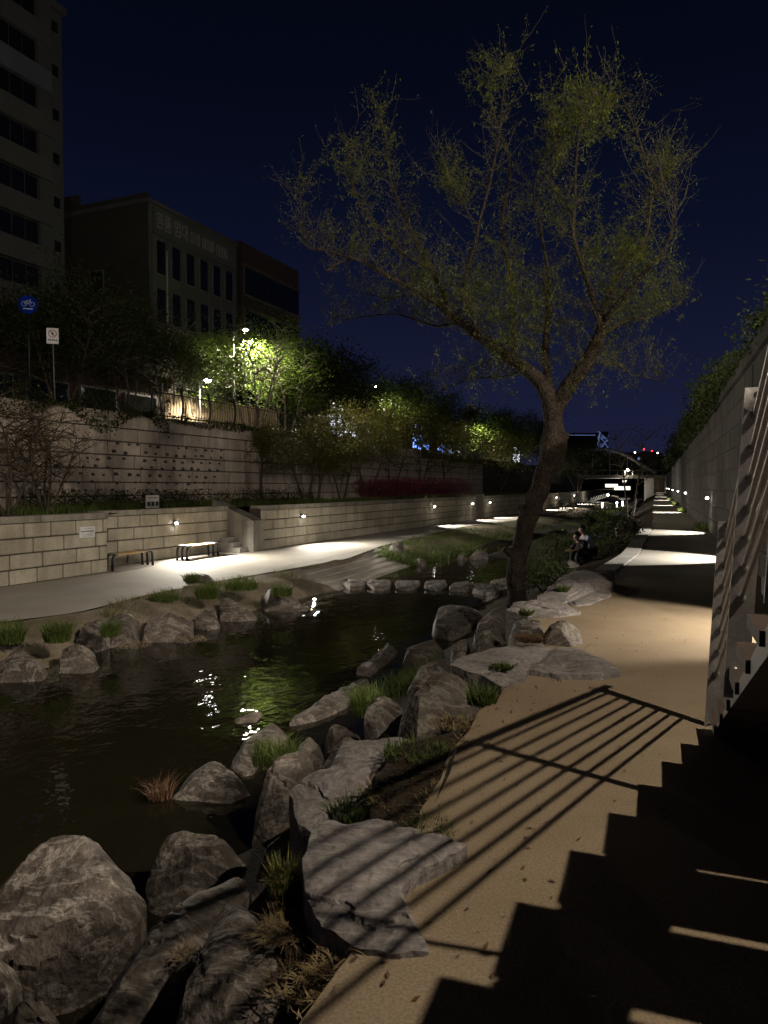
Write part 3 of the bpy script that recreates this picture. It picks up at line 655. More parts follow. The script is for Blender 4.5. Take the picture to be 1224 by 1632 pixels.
ROCKS = [
 ([(0, 1395), (-60, 1440), (-70, 1540), (0, 1575), (60, 1570), (110, 1545), (190, 1500), (232, 1460), (230, 1400), (195, 1345), (140, 1315), (60, 1345)], -.44, -.98, .20, 'largest rounded boulder at the lower left by the water', M_rock, 4, 1.6),
 ([(230, 1378), (261, 1331), (310, 1314), (339, 1322), (408, 1331), (400, 1370), (367, 1396), (286, 1412), (229, 1445)], -.78, -1.05, .10, 'low broad boulder right of the largest boulder', M_rockd, 4, 1.2),
 ([(105, 1640), (150, 1580), (200, 1510), (250, 1455), (300, 1422), (392, 1398), (402, 1425), (350, 1500), (310, 1560), (250, 1640)], -.42, -.50, .10, 'long sloping boulder at the bottom left', M_rock, 2, 1.5),
 ([(255, 1650), (300, 1560), (345, 1470), (385, 1425), (425, 1440), (432, 1500), (478, 1540), (490, 1590), (440, 1650)], -.15, -.20, .07, 'broad grey boulder at the bottom under the dry grass', M_rock, 2, 1.5),
 ([(-20, 1600), (40, 1562), (125, 1555), (130, 1590), (95, 1650), (-20, 1650)], -.75, -.95, .08, 'dark flat rock in the bottom left corner', M_rockd, 4, 1.0),
 ([(-30, 1490), (20, 1500), (35, 1540), (10, 1600), (-40, 1600)], -.7, -.9, .08, 'dark rock cut by the left edge below the largest boulder', M_rockd, 4, .8),
 ([(262, 1275), (290, 1230), (330, 1210), (365, 1218), (395, 1250), (400, 1268), (370, 1285), (325, 1298), (290, 1292)], -.98, -1.18, .10, 'oval veined boulder standing in the water', M_rock, 4, 1.1),
 ([(398, 1312), (408, 1260), (440, 1205), (470, 1190), (512, 1192), (512, 1208), (490, 1250), (460, 1290), (430, 1322)], -.52, -.95, .08, 'smooth upright boulder behind the slab', M_rockd, 5, 1.1),
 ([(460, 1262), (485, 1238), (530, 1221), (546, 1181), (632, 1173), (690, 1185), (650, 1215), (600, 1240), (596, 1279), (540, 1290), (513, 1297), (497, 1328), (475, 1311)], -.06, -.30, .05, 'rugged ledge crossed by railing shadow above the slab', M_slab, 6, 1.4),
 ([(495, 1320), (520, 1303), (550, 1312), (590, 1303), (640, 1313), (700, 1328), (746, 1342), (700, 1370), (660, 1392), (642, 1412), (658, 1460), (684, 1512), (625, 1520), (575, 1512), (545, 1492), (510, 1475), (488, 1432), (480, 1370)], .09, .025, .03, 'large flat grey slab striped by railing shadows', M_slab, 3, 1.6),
 ([(632, 1168), (640, 1120), (662, 1085), (700, 1070), (740, 1062), (775, 1068), (798, 1098), (788, 1118), (720, 1150), (665, 1172)], .05, -.28, .10, 'dark angular boulder beside the path edge', M_rockd, 6, 1.2),
 ([(575, 1168), (588, 1128), (622, 1096), (656, 1092), (645, 1130), (640, 1160), (602, 1176)], -.22, -.52, .08, 'jagged rock left of the dark angular boulder', M_rock, 5, 1.0),
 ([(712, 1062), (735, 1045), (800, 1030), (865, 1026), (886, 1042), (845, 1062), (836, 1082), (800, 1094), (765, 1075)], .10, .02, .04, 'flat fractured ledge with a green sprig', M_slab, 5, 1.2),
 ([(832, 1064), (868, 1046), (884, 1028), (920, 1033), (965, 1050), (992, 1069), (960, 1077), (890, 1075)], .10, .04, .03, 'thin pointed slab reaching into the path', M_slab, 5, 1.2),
 ([(866, 1026), (866, 1000), (880, 985), (914, 990), (936, 1010), (939, 1028), (910, 1033)], .17, .0, .14, 'blocky rock beside the brown dead tuft', M_rock, 5, 1.1),
 ([(796, 1024), (812, 1000), (832, 984), (872, 982), (872, 1008), (850, 1024), (815, 1030)], .16, .02, .05, 'ledge behind the brown dead tuft', M_rock, 5, 1.0),
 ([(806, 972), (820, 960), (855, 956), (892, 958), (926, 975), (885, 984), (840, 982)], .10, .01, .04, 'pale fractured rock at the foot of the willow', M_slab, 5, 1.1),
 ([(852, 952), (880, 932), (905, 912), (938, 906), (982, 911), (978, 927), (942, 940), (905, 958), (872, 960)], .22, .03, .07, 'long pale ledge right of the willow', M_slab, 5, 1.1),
 ([(688, 992), (705, 965), (735, 956), (760, 962), (768, 985), (742, 1004), (700, 1012)], -.72, -1.02, .08, 'dark rock at the water below the willow', M_rockd, 4, 1.0),
 ([(742, 1045), (758, 1000), (785, 982), (812, 985), (814, 1005), (795, 1030), (765, 1052)], -.12, -.42, .07, 'leaning rock under the willow roots', M_rockd, 5, 1.0),
 ([(715, 1052), (722, 1020), (745, 1008), (752, 1020), (740, 1050), (725, 1066)], -.3, -.6, .05, 'small upright rock left of the leaning rock', M_rockd, 4, .8),
 ([(445, 1160), (500, 1112), (560, 1086), (600, 1064), (607, 1074), (562, 1106), (505, 1142), (462, 1166)], -1.02, -1.12, .05, 'long narrow rock lying along the waterline', M_rockd, 3, 1.1),
 ([(362, 1205), (398, 1166), (450, 1140), (475, 1150), (440, 1185), (412, 1215), (395, 1248), (368, 1240)], -1.02, -1.15, .05, 'dark sloping rock beside the bright reflections', M_rockd, 3, 1.0),
 ([(368, 1150), (380, 1134), (415, 1132), (425, 1146), (400, 1160), (375, 1162)], -1.10, -1.16, .03, 'half sunken rock between the two reflections', M_rockd, 3, .8),
 ([(560, 1072), (600, 1040), (640, 1010), (650, 1018), (612, 1055), (575, 1084)], -1.02, -1.12, .04, 'narrow rock at the waterline behind the tall grass', M_rockd, 3, .9),
 ([(505, 1212), (530, 1190), (560, 1170), (575, 1150), (598, 1160), (580, 1182), (540, 1218), (515, 1222)], -.45, -.65, .05, 'slanting rock behind the rugged ledge', M_rockd, 4, .9),
 ([(226, 1500), (245, 1452), (290, 1418), (300, 1440), (262, 1490), (235, 1530)], -.70, -.85, .04, 'dark wedge of rock behind the long sloping boulder', M_rockd, 3, .8),
 ([(392, 1440), (400, 1402), (430, 1392), (455, 1400), (440, 1440), (410, 1470)], -.22, -.32, .04, 'small grey rock left of the straw tuft', M_rock, 3, .8),
 ([(590, 1240), (598, 1215), (640, 1190), (672, 1196), (640, 1225), (610, 1250)], -.06, -.16, .03, 'pale rock fragment at the end of the rugged ledge', M_slab, 3, .8),
 ([(648, 1090), (668, 1062), (705, 1050), (735, 1050), (712, 1070), (672, 1095)], -.20, -.34, .05, 'dark rock tucked behind the dark angular boulder', M_rockd, 3, .8),
 ([(752, 1010), (768, 985), (790, 968), (812, 966), (806, 990), (775, 1015)], -.22, -.45, .06, 'shadowed rock at the water side of the willow', M_rockd, 3, .8),
 ([(515, 1170), (535, 1150), (572, 1140), (582, 1152), (556, 1172), (528, 1184)], -.62, -.80, .04, 'low dark rock left of the tall green clump', M_rockd, 3, .8),
 ([(640, 1045), (662, 1022), (692, 1012), (712, 1022), (690, 1040), (660, 1056)], -.68, -.85, .05, 'rock hidden in the tall grass mass', M_rockd, 3, .8),
 ([(455, 1205), (470, 1180), (505, 1165), (520, 1175), (505, 1195), (480, 1212)], -.72, -.88, .04, 'dark rock behind the smooth upright boulder', M_rockd, 3, .8),
 ([(905, 960), (930, 942), (965, 936), (975, 946), (945, 962), (915, 968)], .06, .0, .02, 'thin ledge tip below the long pale ledge', M_slab, 3, .8),
 ([(412, 1345), (440, 1310), (478, 1300), (492, 1330), (480, 1370), (440, 1395), (405, 1400)], -.55, -.80, .05, 'shadowed rock between the upright boulder and the slab', M_rockd, 4, 1.0),
]
for i, (ol, zf, zn, b, lab, m, cu, rs) in enumerate(ROCKS):
    rock(ol, zf, zn, b, i + 3 if i not in (2, 3) else i + 41, lab, m, cuts=0 if m is M_slab else cu, res=rs, amp=.035 if m is M_slab else .06, cl=(.86, .96) if i in (0, 2, 3) else (.74, .93))
for ol, z, lab in (([(596, 1240), (625, 1195), (690, 1178), (735, 1160), (740, 1200), (720, 1260), (748, 1338), (690, 1330), (640, 1316), (592, 1306)], -.01, 'patch of earth between the ledge and the path'), ([(425, 1440), (450, 1405), (485, 1400), (505, 1470), (560, 1508), (650, 1522), (560, 1560), (500, 1620), (470, 1600), (455, 1530)], -.07, 'patch of earth below the flat slab')):
    o = rock(ol, z, z - .02, .01, 500 + len(ol), lab, M_soil, cuts=0, amp=.04, res=1, name='earth_patch', cat=None, group=None); o['kind'] = 'structure'
LROCKS = [
 ([(-10, 1046), (30, 1034), (78, 1038), (80, 1062), (66, 1082), (-10, 1092)], -.80, -1.15, .08, 'brown boulder at the left edge of the far bank'),
 ([(92, 1072), (100, 1034), (128, 1014), (150, 1018), (163, 1052), (120, 1076)], -.72, -1.15, .08, 'wedge shaped boulder second from the left on the far bank'),
 ([(162, 1002), (186, 972), (218, 966), (224, 1005), (196, 1024), (170, 1022)], -.68, -1.05, .08, 'upright boulder third from the left on the far bank'),
 ([(222, 1006), (232, 976), (268, 964), (306, 967), (308, 994), (280, 1016), (230, 1022)], -.62, -1.12, .10, 'largest boulder of the far bank beside dry reeds'),
 ([(268, 1022), (280, 1000), (303, 1003), (305, 1020), (285, 1028)], -.95, -1.15, .05, 'small rock in front of the largest far bank boulder'),
 ([(308, 995), (314, 968), (345, 962), (352, 985), (330, 1000)], -.75, -1.08, .06, 'middle sized boulder right of the largest far bank boulder'),
 ([(350, 986), (352, 950), (382, 943), (408, 947), (410, 976), (375, 988)], -.68, -1.10, .08, 'square boulder before the grassy end of the far bank'),
 ([(410, 968), (415, 942), (450, 936), (480, 945), (478, 960), (440, 972)], -.72, -1.10, .06, 'low boulder under grass beside the slipway'),
 ([(440, 976), (455, 966), (495, 961), (498, 968), (470, 978)], -1.08, -1.16, .03, 'flat stone at the water beside the slipway'),
 ([(290, 930), (300, 918), (335, 913), (352, 922), (330, 934)], -.55, -.72, .05, 'flat dark stone on the path edge of the far bank'),
 ([(-15, 1025), (0, 1005), (30, 1000), (38, 1015), (15, 1034)], -.66, -.85, .05, 'small rock behind grass at the left edge of the far bank'),
 ([(120, 1010), (135, 985), (165, 978), (175, 995), (150, 1012)], -.62, -.85, .05, 'half hidden rock behind the second far bank boulder'),
 ([(716, 890), (722, 880), (742, 877), (752, 884), (745, 891)], -.80, -1.12, .06, 'left of two pale rocks at the far grass edge'),
 ([(748, 886), (756, 876), (775, 873), (780, 882), (765, 890)], -.75, -1.10, .06, 'right of two pale rocks at the far grass edge'),
 ([(655, 898), (662, 888), (676, 888), (680, 898)], -.85, -1.14, .05, 'pale rock among grass left of the stepping stones end'),
 ([(618, 868), (628, 862), (642, 864), (644, 872), (630, 875)], -.45, -.68, .05, 'small rock on the grass tip of the far path'),
]
for i, (ol, zf, zn, b, lab) in enumerate(LROCKS):
    rock(ol, zf, zn, b, i + 70, lab, M_rock, cuts=5, res=.8, amp=.07, group='boulders of the far bank')
# rocks in the rapids further up
RAP = [(838, 868, 'rapids rock left of the upper stream'), (872, 886, 'rapids rock near the seated pair'), (905, 835, 'upper rapids rock before the far grass'), (930, 822, 'pale rock in the upper stream by the bush'), (1000, 838, 'white weathered rock beside the kerb'),
       (800, 868, 'rock behind the willow trunk'), (882, 855, 'mid stream rock behind the trunk'), (950, 900, 'dark rock below the kerb end'), (800, 925, 'pale stone at the near end of the stepping row')]
for i, (px, py, lab) in enumerate(RAP):
    g = G(px, py, ZW); sz = .45 if i != 4 else .8
    wpx = sz * F / g.y; hpx = wpx * .34
    zf = ZW + (.25 if i != 4 else 1.2)
    ol = [(px + math.cos(a) * wpx * (1 + .2 * math.sin(3 * a + i)), py - math.sin(a) * hpx - (0 if i != 4 else 6)) for a in [k * math.pi / 5 for k in range(10)]]
    rock(ol, zf, zf - .3, .1, 120 + i, lab, M_rock if i in (3, 4, 8) else M_rockd, cuts=5, res=.7, amp=.09, group='rocks in the upper stream')
# stepping stones
STEP = [(565, 928, 'first stepping stone at the slipway'), (604, 929, 'second stepping stone from the slipway'), (650, 929, 'third stepping stone from the slipway'), (694, 930, 'fourth stepping stone from the slipway'), (735, 932, 'fifth stepping stone from the slipway'), (774, 936, 'stepping stone nearest the willow')]
for i, (px, py, lab) in enumerate(STEP):
    w2 = 19 + (i % 3); ol = [(px - w2, py + 3), (px - w2 + 3, py - 5), (px - 4, py - 8), (px + w2 - 5, py - 7), (px + w2, py - 1), (px + w2 - 3, py + 6), (px, py + 8), (px - w2 + 5, py + 7)]
    rock(ol, -1.04, -1.06, .015, 150 + i, lab, M_rock, zbot=-1.6, cuts=2, amp=.035, res=.8, name='stepping_stone', cat='stepping stone', group='row of stepping stones')

# ------------------------------------------------------------------ grass
def blades(mb, c, n, h, spread, r_, lean=.35, wd=.006, up=1.0):
    c = Vector(c)
    for _ in range(n):
        a = r_.uniform(0, 6.283); d = spread * math.sqrt(r_.random()); b = c + Vector((math.cos(a) * d, math.sin(a) * d, -.02))
        hh = h * r_.uniform(.45, 1.1); a2 = r_.uniform(0, 6.283); ln = Vector((math.cos(a2), math.sin(a2), 0)) * hh * r_.uniform(.1, lean * 2)
        ln += Vector((math.cos(a), math.sin(a), 0)) * hh * lean * .5 * (d / spread if spread else 0)
        sd = Vector((-math.sin(a2 + r_.uniform(-1, 1)), math.cos(a2), 0)).normalized() * wd * r_.uniform(.6, 1.3)
        m1 = b + ln * .35 + Vector((0, 0, hh * .55 * up)); tp = b + ln + Vector((0, 0, hh * up * r_.uniform(.75, 1)))
        i = len(mb.v); mb.v += [tuple(b - sd), tuple(b + sd), tuple(m1 + sd * .8), tuple(m1 - sd * .8), tuple(tp)]
        mb.f += [(i, i + 1, i + 2, i + 3), (i + 3, i + 2, i + 4)]
def tuft(px, py, z, n, h, spread, label, mat_, seed, lean=.35, wd=.005, group=None, cat='grass', up=1.0, name='grass_tuft'):
    r_ = random.Random(seed); c = G(px, py, z); mb = MB(); blades(mb, (0, 0, 0), n, h, spread, r_, lean, wd, up)
    o = mb.build(name, mat_, label=label, cat=cat, group=group); o.location = c; return o
TUFTS = [
 (455, 1415, -.06, 260, .22, .08, 'green and straw grass tuft between the slab and boulders', M_mixg, .35, .004),
 (455, 1475, -.06, 520, .10, .11, 'dry straw grass matted at the slab corner', M_dry, .8, .004),
 (545, 1522, -.02, 260, .07, .13, 'short dry grass below the flat slab', M_dry, .8, .004),
 (470, 1560, -.05, 220, .07, .12, 'dry litter grass on the bottom boulder', M_dry, .9, .004),
 (300, 1515, -.34, 110, .06, .06, 'dry straw lying on the long sloping boulder', M_dry, 1.1, .004),
 (650, 1255, -.02, 800, .08, .30, 'patch of dead grass above the flat slab', M_dry, .9, .004),
 (575, 1295, -.10, 320, .13, .20, 'short green grass at the upper slab edge', M_grass, .6, .005),
 (690, 1320, .0, 160, .08, .13, 'thin green grass at the slab tip', M_grass, .7, .004),
 (665, 1200, -.02, 420, .11, .24, 'low green grass in the railing shadow', M_grass, .6, .005),
 (768, 1118, .0, 280, .24, .13, 'green tuft between the dark boulder and the path', M_grass, .4, .005),
 (720, 1150, -.05, 200, .12, .2, 'dry grass at the foot of the dark boulder', M_dry, .8, .004),
 (438, 1212, -.72, 520, .30, .22, 'bright green grass among the waterside boulders', M_grass, .4, .005),
 (585, 1135, -.55, 520, .42, .16, 'tall green clump right of the long waterline rock', M_grass, .3, .006),
 (255, 1268, -1.12, 160, .26, .12, 'dry reddish reeds beside the oval boulder', M_brown, .6, .004),
 (845, 1018, .16, 380, .16, .14, 'brown dead tuft on the ledge', M_brown, 1.0, .005),
 (800, 1062, .10, 160, .07, .10, 'small green sprig on the fractured ledge', M_grass, .7, .008),
 (838, 978, .14, 120, .12, .07, 'green seedling at the willow foot', M_grass, .7, .01),
 (897, 942, .12, 120, .16, .07, 'leafy green seedling on the long pale ledge', M_grass, .7, .012),
 (15, 1022, -.75, 420, .42, .24, 'green grass clump at the left edge of the far bank', M_grass, .35, .006),
 (92, 1020, -.72, 520, .45, .22, 'green grass clump hanging between the first far boulders', M_grass, .4, .006),
 (175, 1012, -.8, 300, .36, .16, 'green grass beside the third far boulder', M_grass, .35, .006),
 (330, 952, -.68, 600, .42, .26, 'bright tall clump amid the far bank boulders', M_grass, .35, .006),
 (385, 938, -.62, 700, .30, .40, 'broad grass hummock on the far bank', M_grass, .4, .006),
 (305, 925, -.62, 320, .30, .22, 'grass around the flat dark stone of the far bank', M_grass, .4, .006),
 (450, 948, -.75, 420, .36, .24, 'grass clump beside the slipway', M_grass, .35, .006),
 (262, 955, -.72, 420, .22, .34, 'thin grass behind the largest far boulder', M_grass, .5, .006),
 (300, 1018, -1.05, 220, .12, .35, 'dry reeds lying at the far waterline', M_dry, 1.2, .004),
 (215, 1028, -1.0, 200, .14, .3, 'dry straw at the far waterline below the boulders', M_dry, 1.2, .004),
]
for i, (px, py, z, n, h, spd, lab, m, ln, wd) in enumerate(TUFTS):
    tuft(px, py, z, int(n * 1.5), h * (.72 if i < 18 else .85), spd * .85, lab, m, 400 + i, ln, wd * .72, 'grass tufts of the banks', up=.45 if m in (M_dry, M_brown) and h < .2 else 1.0)
def on_bank(x, y):
    xr = interp(RE, y)
    t = (xr - x) / (xr - (interp(RWt, y) - .8)); return -.02 - 1.75 * max(0, t) ** .8
# tall grass mass at the near bank and the grassy strips beyond
r_ = random.Random(5); mb = MB()
for _ in range(46):
    px, py = r_.uniform(612, 705), r_.uniform(1035, 1085); g = G(px, py, -.8)
    blades(mb, (g.x, g.y, on_bank(g.x, g.y) - .08), 30, .40, .12, r_, .4, .004)
mb.build('grass', M_grass, label='tall dark grass mass on the near bank', cat='grass', kind='stuff')
mb = MB()
for _ in range(650):
    y = r_.uniform(25.8, 60) ; y = 25.5 + (y - 25.5) * r_.random() if y > 40 else y
    x0, x1 = interp(LE, y) + .15, interp(LWt, y) + .3
    if y < 27.8 and x1 - x0 > 0: x0 = x0 + (27.8 - y) * .25
    x = r_.uniform(x0, x1); k = (x - x0) / max(.1, x1 - x0)
    blades(mb, (x, y, ZL - .1 - .4 * k), 20, .30, .3, r_, .5, .010)
mb.build('grass', M_grass, label='long green verge beyond the slipway', cat='grass', kind='stuff')
mb = MB()
for _ in range(420):
    y = r_.uniform(34, 90); xa, xb = interp(LWt, y), interp(RWt, y); x = xa + (xb - xa) * r_.uniform(.0, .55)
    if noise.noise(Vector((x * .25, y * .12, 0))) < -.05: continue
    blades(mb, (x, y, ZW - .02), 16, .5, .5, r_, .5, .016)
mb.build('grass', M_grass, label='grassy islands in the upper stream', cat='grass', kind='stuff')
mb = MB()
for _ in range(260):
    y = r_.uniform(11.5, 34); s_ = (y - P0.y) / V.y; p = L(s_, r_.uniform(.5, 3.6) if s_ < -10.3 or s_ > -2.5 else r_.uniform(1.7, 3.6), ZT - .06)
    blades(mb, p, 22, .38, .35, r_, .5, .012)
for _ in range(300):
    s_ = r_.uniform(-11, 45); p = L(s_, r_.uniform(.55, 1.6) if s_ < -10.3 or s_ > -2.5 else r_.uniform(1.6, 2.4), ZT - .06); blades(mb, p, 18, .34, .3, r_, .5, .014)
mb.build('grass', M_grass, label='grass and ground cover on the planted terrace', cat='grass', kind='stuff')
mb = MB()
for a in (0, 1, 2, 3, 4, 5, 6, 7):
    for c0 in (28.9, 48.9, 66.5, 90):
        p = R(c0 + r_.uniform(-.8, .9), 1.66 - r_.uniform(.05, .3), 0); blades(mb, p, 26, .4, .16, r_, .6, .014)
mb.build('grass', M_grass, label='weeds at the foot of the tall right wall', cat='grass', kind='stuff')
mb = MB(); md = MB()
for _ in range(900):
    y = r_.uniform(9.5, 19.8); x0, x1 = interp(LE, y) + .05, interp(LWt, y) + .1; k = r_.random(); x = x0 + (x1 - x0) * k
    z = ZL - .03 - .12 * min(1, k * 2) - .75 * max(0, k - .35) ** 1.3 * 1.6
    if noise.noise(Vector((x * .8, y * .8, 5))) > -.1: blades(mb if r_.random() < .6 else md, (x, y, z), 14, .20, .16, r_, .7, .005)
mb.build('grass', M_grass, label='short grass scattered over the far bank', cat='grass', kind='stuff'); md.build('straw', M_dry, label='dry stalks scattered over the far bank', cat='straw', kind='stuff')
# loose straw scattered along the path edge
mb = MB()
for _ in range(520):
    y = r_.uniform(2.2, 9); x = redge(y) - abs(r_.gauss(0, .16)) + .05; blades(mb, (x, y, on_bank(x, y) + .05), 3, .06, .03, r_, 1.5, .003, .3)
mb.build('straw', M_dry, label='dry straw scattered along the path edge', cat='straw', kind='stuff')

# ------------------------------------------------------------------ trees
def leaf(mb, p, size, r_, droop=.0, asp=.38):
    a = r_.uniform(0, 6.283); e_ = r_.uniform(-.9, .9) - droop
    d = Vector((math.cos(a) * math.cos(e_), math.sin(a) * math.cos(e_), math.sin(e_))) * size
    s = Vector((-d.y, d.x, r_.uniform(-.6, .6) * size)); s = s.normalized() * size * asp if s.length > 1e-6 else Vector((size * asp, 0, 0))
    i = len(mb.v); m = p + d * .5
    mb.v += [tuple(p), tuple(m + s * .5), tuple(p + d), tuple(m - s * .5)]; mb.f.append((i, i + 1, i + 2, i + 3))
def bez(p, q, bend, k=6):
    p, q = Vector(p), Vector(q); return [p.lerp(q, t) + Vector(bend) * math.sin(math.pi * t) for t in [i / k for i in range(k + 1)]]
def smooth_path(pts, sub=4):
    out = []; n = len(pts)
    for i in range(n - 1):
        p0, p1, p2, p3 = pts[max(i - 1, 0)], pts[i], pts[i + 1], pts[min(i + 2, n - 1)]
        for k in range(sub):
            t = k / sub; out.append(.5 * ((2 * p1) + (p2 - p0) * t + (2 * p0 - 5 * p1 + 4 * p2 - p3) * t * t + (3 * p1 - p0 - 3 * p2 + p3) * t ** 3))
    out.append(pts[-1]); return out
def lerp_r(rs, n): return [rs[0] + (rs[1] - rs[0]) * (i / (n - 1)) for i in range(n)]

# --- the leaning willow
wr = random.Random(21); WD = 11.75
wil = thing('willow_tree', 'tall leaning willow with sparse fresh leaves beside the stream', 'tree', G(818, 957, -.25))
wo = wil.location.copy()
def wp(px, py, dd=0.0): return at(px, py, WD + dd) - wo
trunk = MB(); twig = MB(); crown = MB()
T = [wp(822, 975), wp(824, 948), wp(823, 912), wp(830, 868), wp(845, 817), wp(866, 766), wp(882, 716), wp(884, 680), wp(879, 646)]
tp = smooth_path(T, 12); nT = len(tp); n0 = 36; i0 = len(trunk.v)
rr = []
for i in range(nT):
    t = i / (nT - 1); rr.append(.148 - .006 * t + .06 * math.exp(-t * 18) + .045 * math.exp(-((t - .76) / .09) ** 2))
trunk.tube(tp, rr, n0)
for i in range(i0, len(trunk.v)):                              # furrows, burls and a lump on the right side
    v = Vector(trunk.v[i]); ctr = tp[min((i - i0) // n0, nT - 1)]; d = (v - ctr)
    k = 1 + .16 * noise.noise(v * 3.0) + .20 * noise.noise(Vector((v.x * 11, v.y * 11, v.z * 1.8))) + .07 * noise.noise(v * 14)
    trunk.v[i] = tuple(ctr + d * k)
trunk.tube([wp(832, 890), wp(815, 882), wp(803, 874)], [.10, .085, .05], 10); trunk.tube([wp(848, 822), wp(834, 812), wp(826, 806)], [.09, .07, .04], 10); trunk.tube([wp(884, 700), wp(899, 706), wp(903, 690)], [.10, .075, .05], 10)
LIMBS = []
def limb(pxs, r0, r1, dds, n=9, mesh=None):
    pts = [wp(x, y, d) for (x, y), d in zip(pxs, dds)]; sp = smooth_path(pts, 5)
    for i in range(1, len(sp) - 1): sp[i] = sp[i] + noise.noise_vector(sp[i] * 2.3) * .035
    (mesh or trunk).tube(sp, lerp_r((r0, r1), len(sp)), n); LIMBS.append((sp, r0, r1)); return sp
limb([(882, 660), (862, 610), (822, 577), (772, 542), (732, 512), (702, 487)], .135, .065, (0, 0, .2, .4, .6, .7), 12)
limb([(880, 662), (905, 616), (936, 576), (955, 536), (962, 512)], .135, .085, (0, 0, -.2, -.4, -.5), 12)
limb([(880, 650), (874, 605), (868, 560), (872, 500), (866, 430)], .085, .035, (0, .2, .4, .6, .9), 9)
limb([(716, 496), (690, 430), (666, 392), (640, 330), (622, 290), (615, 225), (602, 165)], .055, .006, (.7, .8, .9, 1.0, 1.1, 1.2, 1.3), 7)
limb([(712, 494), (650, 458), (600, 430), (560, 412), (520, 432)], .05, .012, (.7, .4, .2, .0, -.2), 7)
limb([(560, 412), (520, 400), (490, 395), (482, 352), (478, 300)], .022, .005, (0, -.1, -.2, -.3, -.3), 6)
limb([(770, 541), (740, 470), (760, 380), (789, 250), (800, 165), (806, 105)], .04, .005, (.4, .2, 0, -.2, -.3, -.3), 7)
limb([(820, 577), (812, 440), (802, 360), (812, 270), (790, 190), (775, 130)], .045, .005, (.2, .6, .9, 1.1, 1.2, 1.3), 7)
limb([(868, 560), (874, 450), (862, 369), (850, 300), (880, 210)], .04, .006, (.4, .3, .2, .2, .3), 7)
limb([(958, 525), (945, 470), (920, 400), (914, 345), (924, 215), (945, 150)], .05, .006, (-.45, -.6, -.8, -.9, -1.0, -1.1), 7)
limb([(960, 516), (975, 460), (1010, 410), (1033, 360), (1036, 285), (1013, 205), (990, 155)], .055, .006, (-.5, -.3, -.1, 0, .2, .4, .4), 7)
limb([(962, 514), (1000, 465), (1040, 420), (1068, 375), (1076, 330)], .045, .006, (-.5, -.9, -1.2, -1.4, -1.5), 7)
limb([(955, 536), (1000, 512), (1050, 500), (1090, 470)], .03, .006, (-.4, -.1, .2, .4), 6)
limb([(936, 576), (980, 580), (1020, 600), (1060, 606)], .02, .004, (-.2, .6, 1.2, 1.7), 6)
limb([(845, 595), (790, 600), (740, 608), (700, 622)], .025, .005, (.1, .9, 1.5, 1.9), 6)
limb([(735, 514), (690, 520), (630, 500), (560, 508), (520, 520)], .028, .005, (.6, 1.2, 1.6, 2.0, 2.2), 6)
limb([(1036, 272), (1055, 262), (1078, 270)], .014, .004, (.2, .3, .5), 5)
limb([(1030, 330), (1058, 295), (1070, 270)], .014, .004, (.0, -.2, -.4), 5)
limb([(690, 430), (640, 400), (590, 350), (560, 290), (555, 230)], .028, .005, (.8, .4, .1, -.1, -.2), 6)
limb([(754, 350), (720, 300), (700, 240)], .014, .004, (0, .3, .5), 5)
limb([(700, 487), (660, 470), (610, 475), (560, 460)], .02, .004, (.7, 1.1, 1.3, 1.6), 5)
limb([(930, 195), (960, 180), (965, 145)], .012, .004, (-1, -.8, -.7), 5)
limb([(914, 345), (880, 290), (890, 215), (872, 160)], .022, .004, (-.9, -.6, -.4, -.3), 5)
trunk.build('trunk', M_bark, wil, smooth=True)
def leafy(px, py):                                            # how leafed-out each region of the crown is (seen in the fresh spring growth)
    v = .18
    for cx, cy, r, k in ((925, 190, 75, 1.0), (800, 480, 110, 1.0), (850, 510, 80, .9), (1000, 400, 95, .9), (930, 560, 90, .5), (560, 260, 70, .45), (590, 360, 70, .4), (780, 130, 60, .6), (730, 290, 60, .7), (700, 440, 90, .55), (870, 320, 60, .6), (1050, 460, 60, .7), (1010, 210, 60, .35), (620, 180, 60, .4), (960, 480, 90, .7), (640, 480, 80, .4)):
        d = math.hypot(px - cx, py - cy) / r; v = max(v, k * math.exp(-d * d))
    return v
def to_px(p):
    d = p + wo - Vector((0, 0, EYE)); zc = d.y * cp - d.z * sp_; yc = d.y * sp_ + d.z * cp
    return 612 + F * d.x / zc, 816 - F * yc / zc
ntw = 0
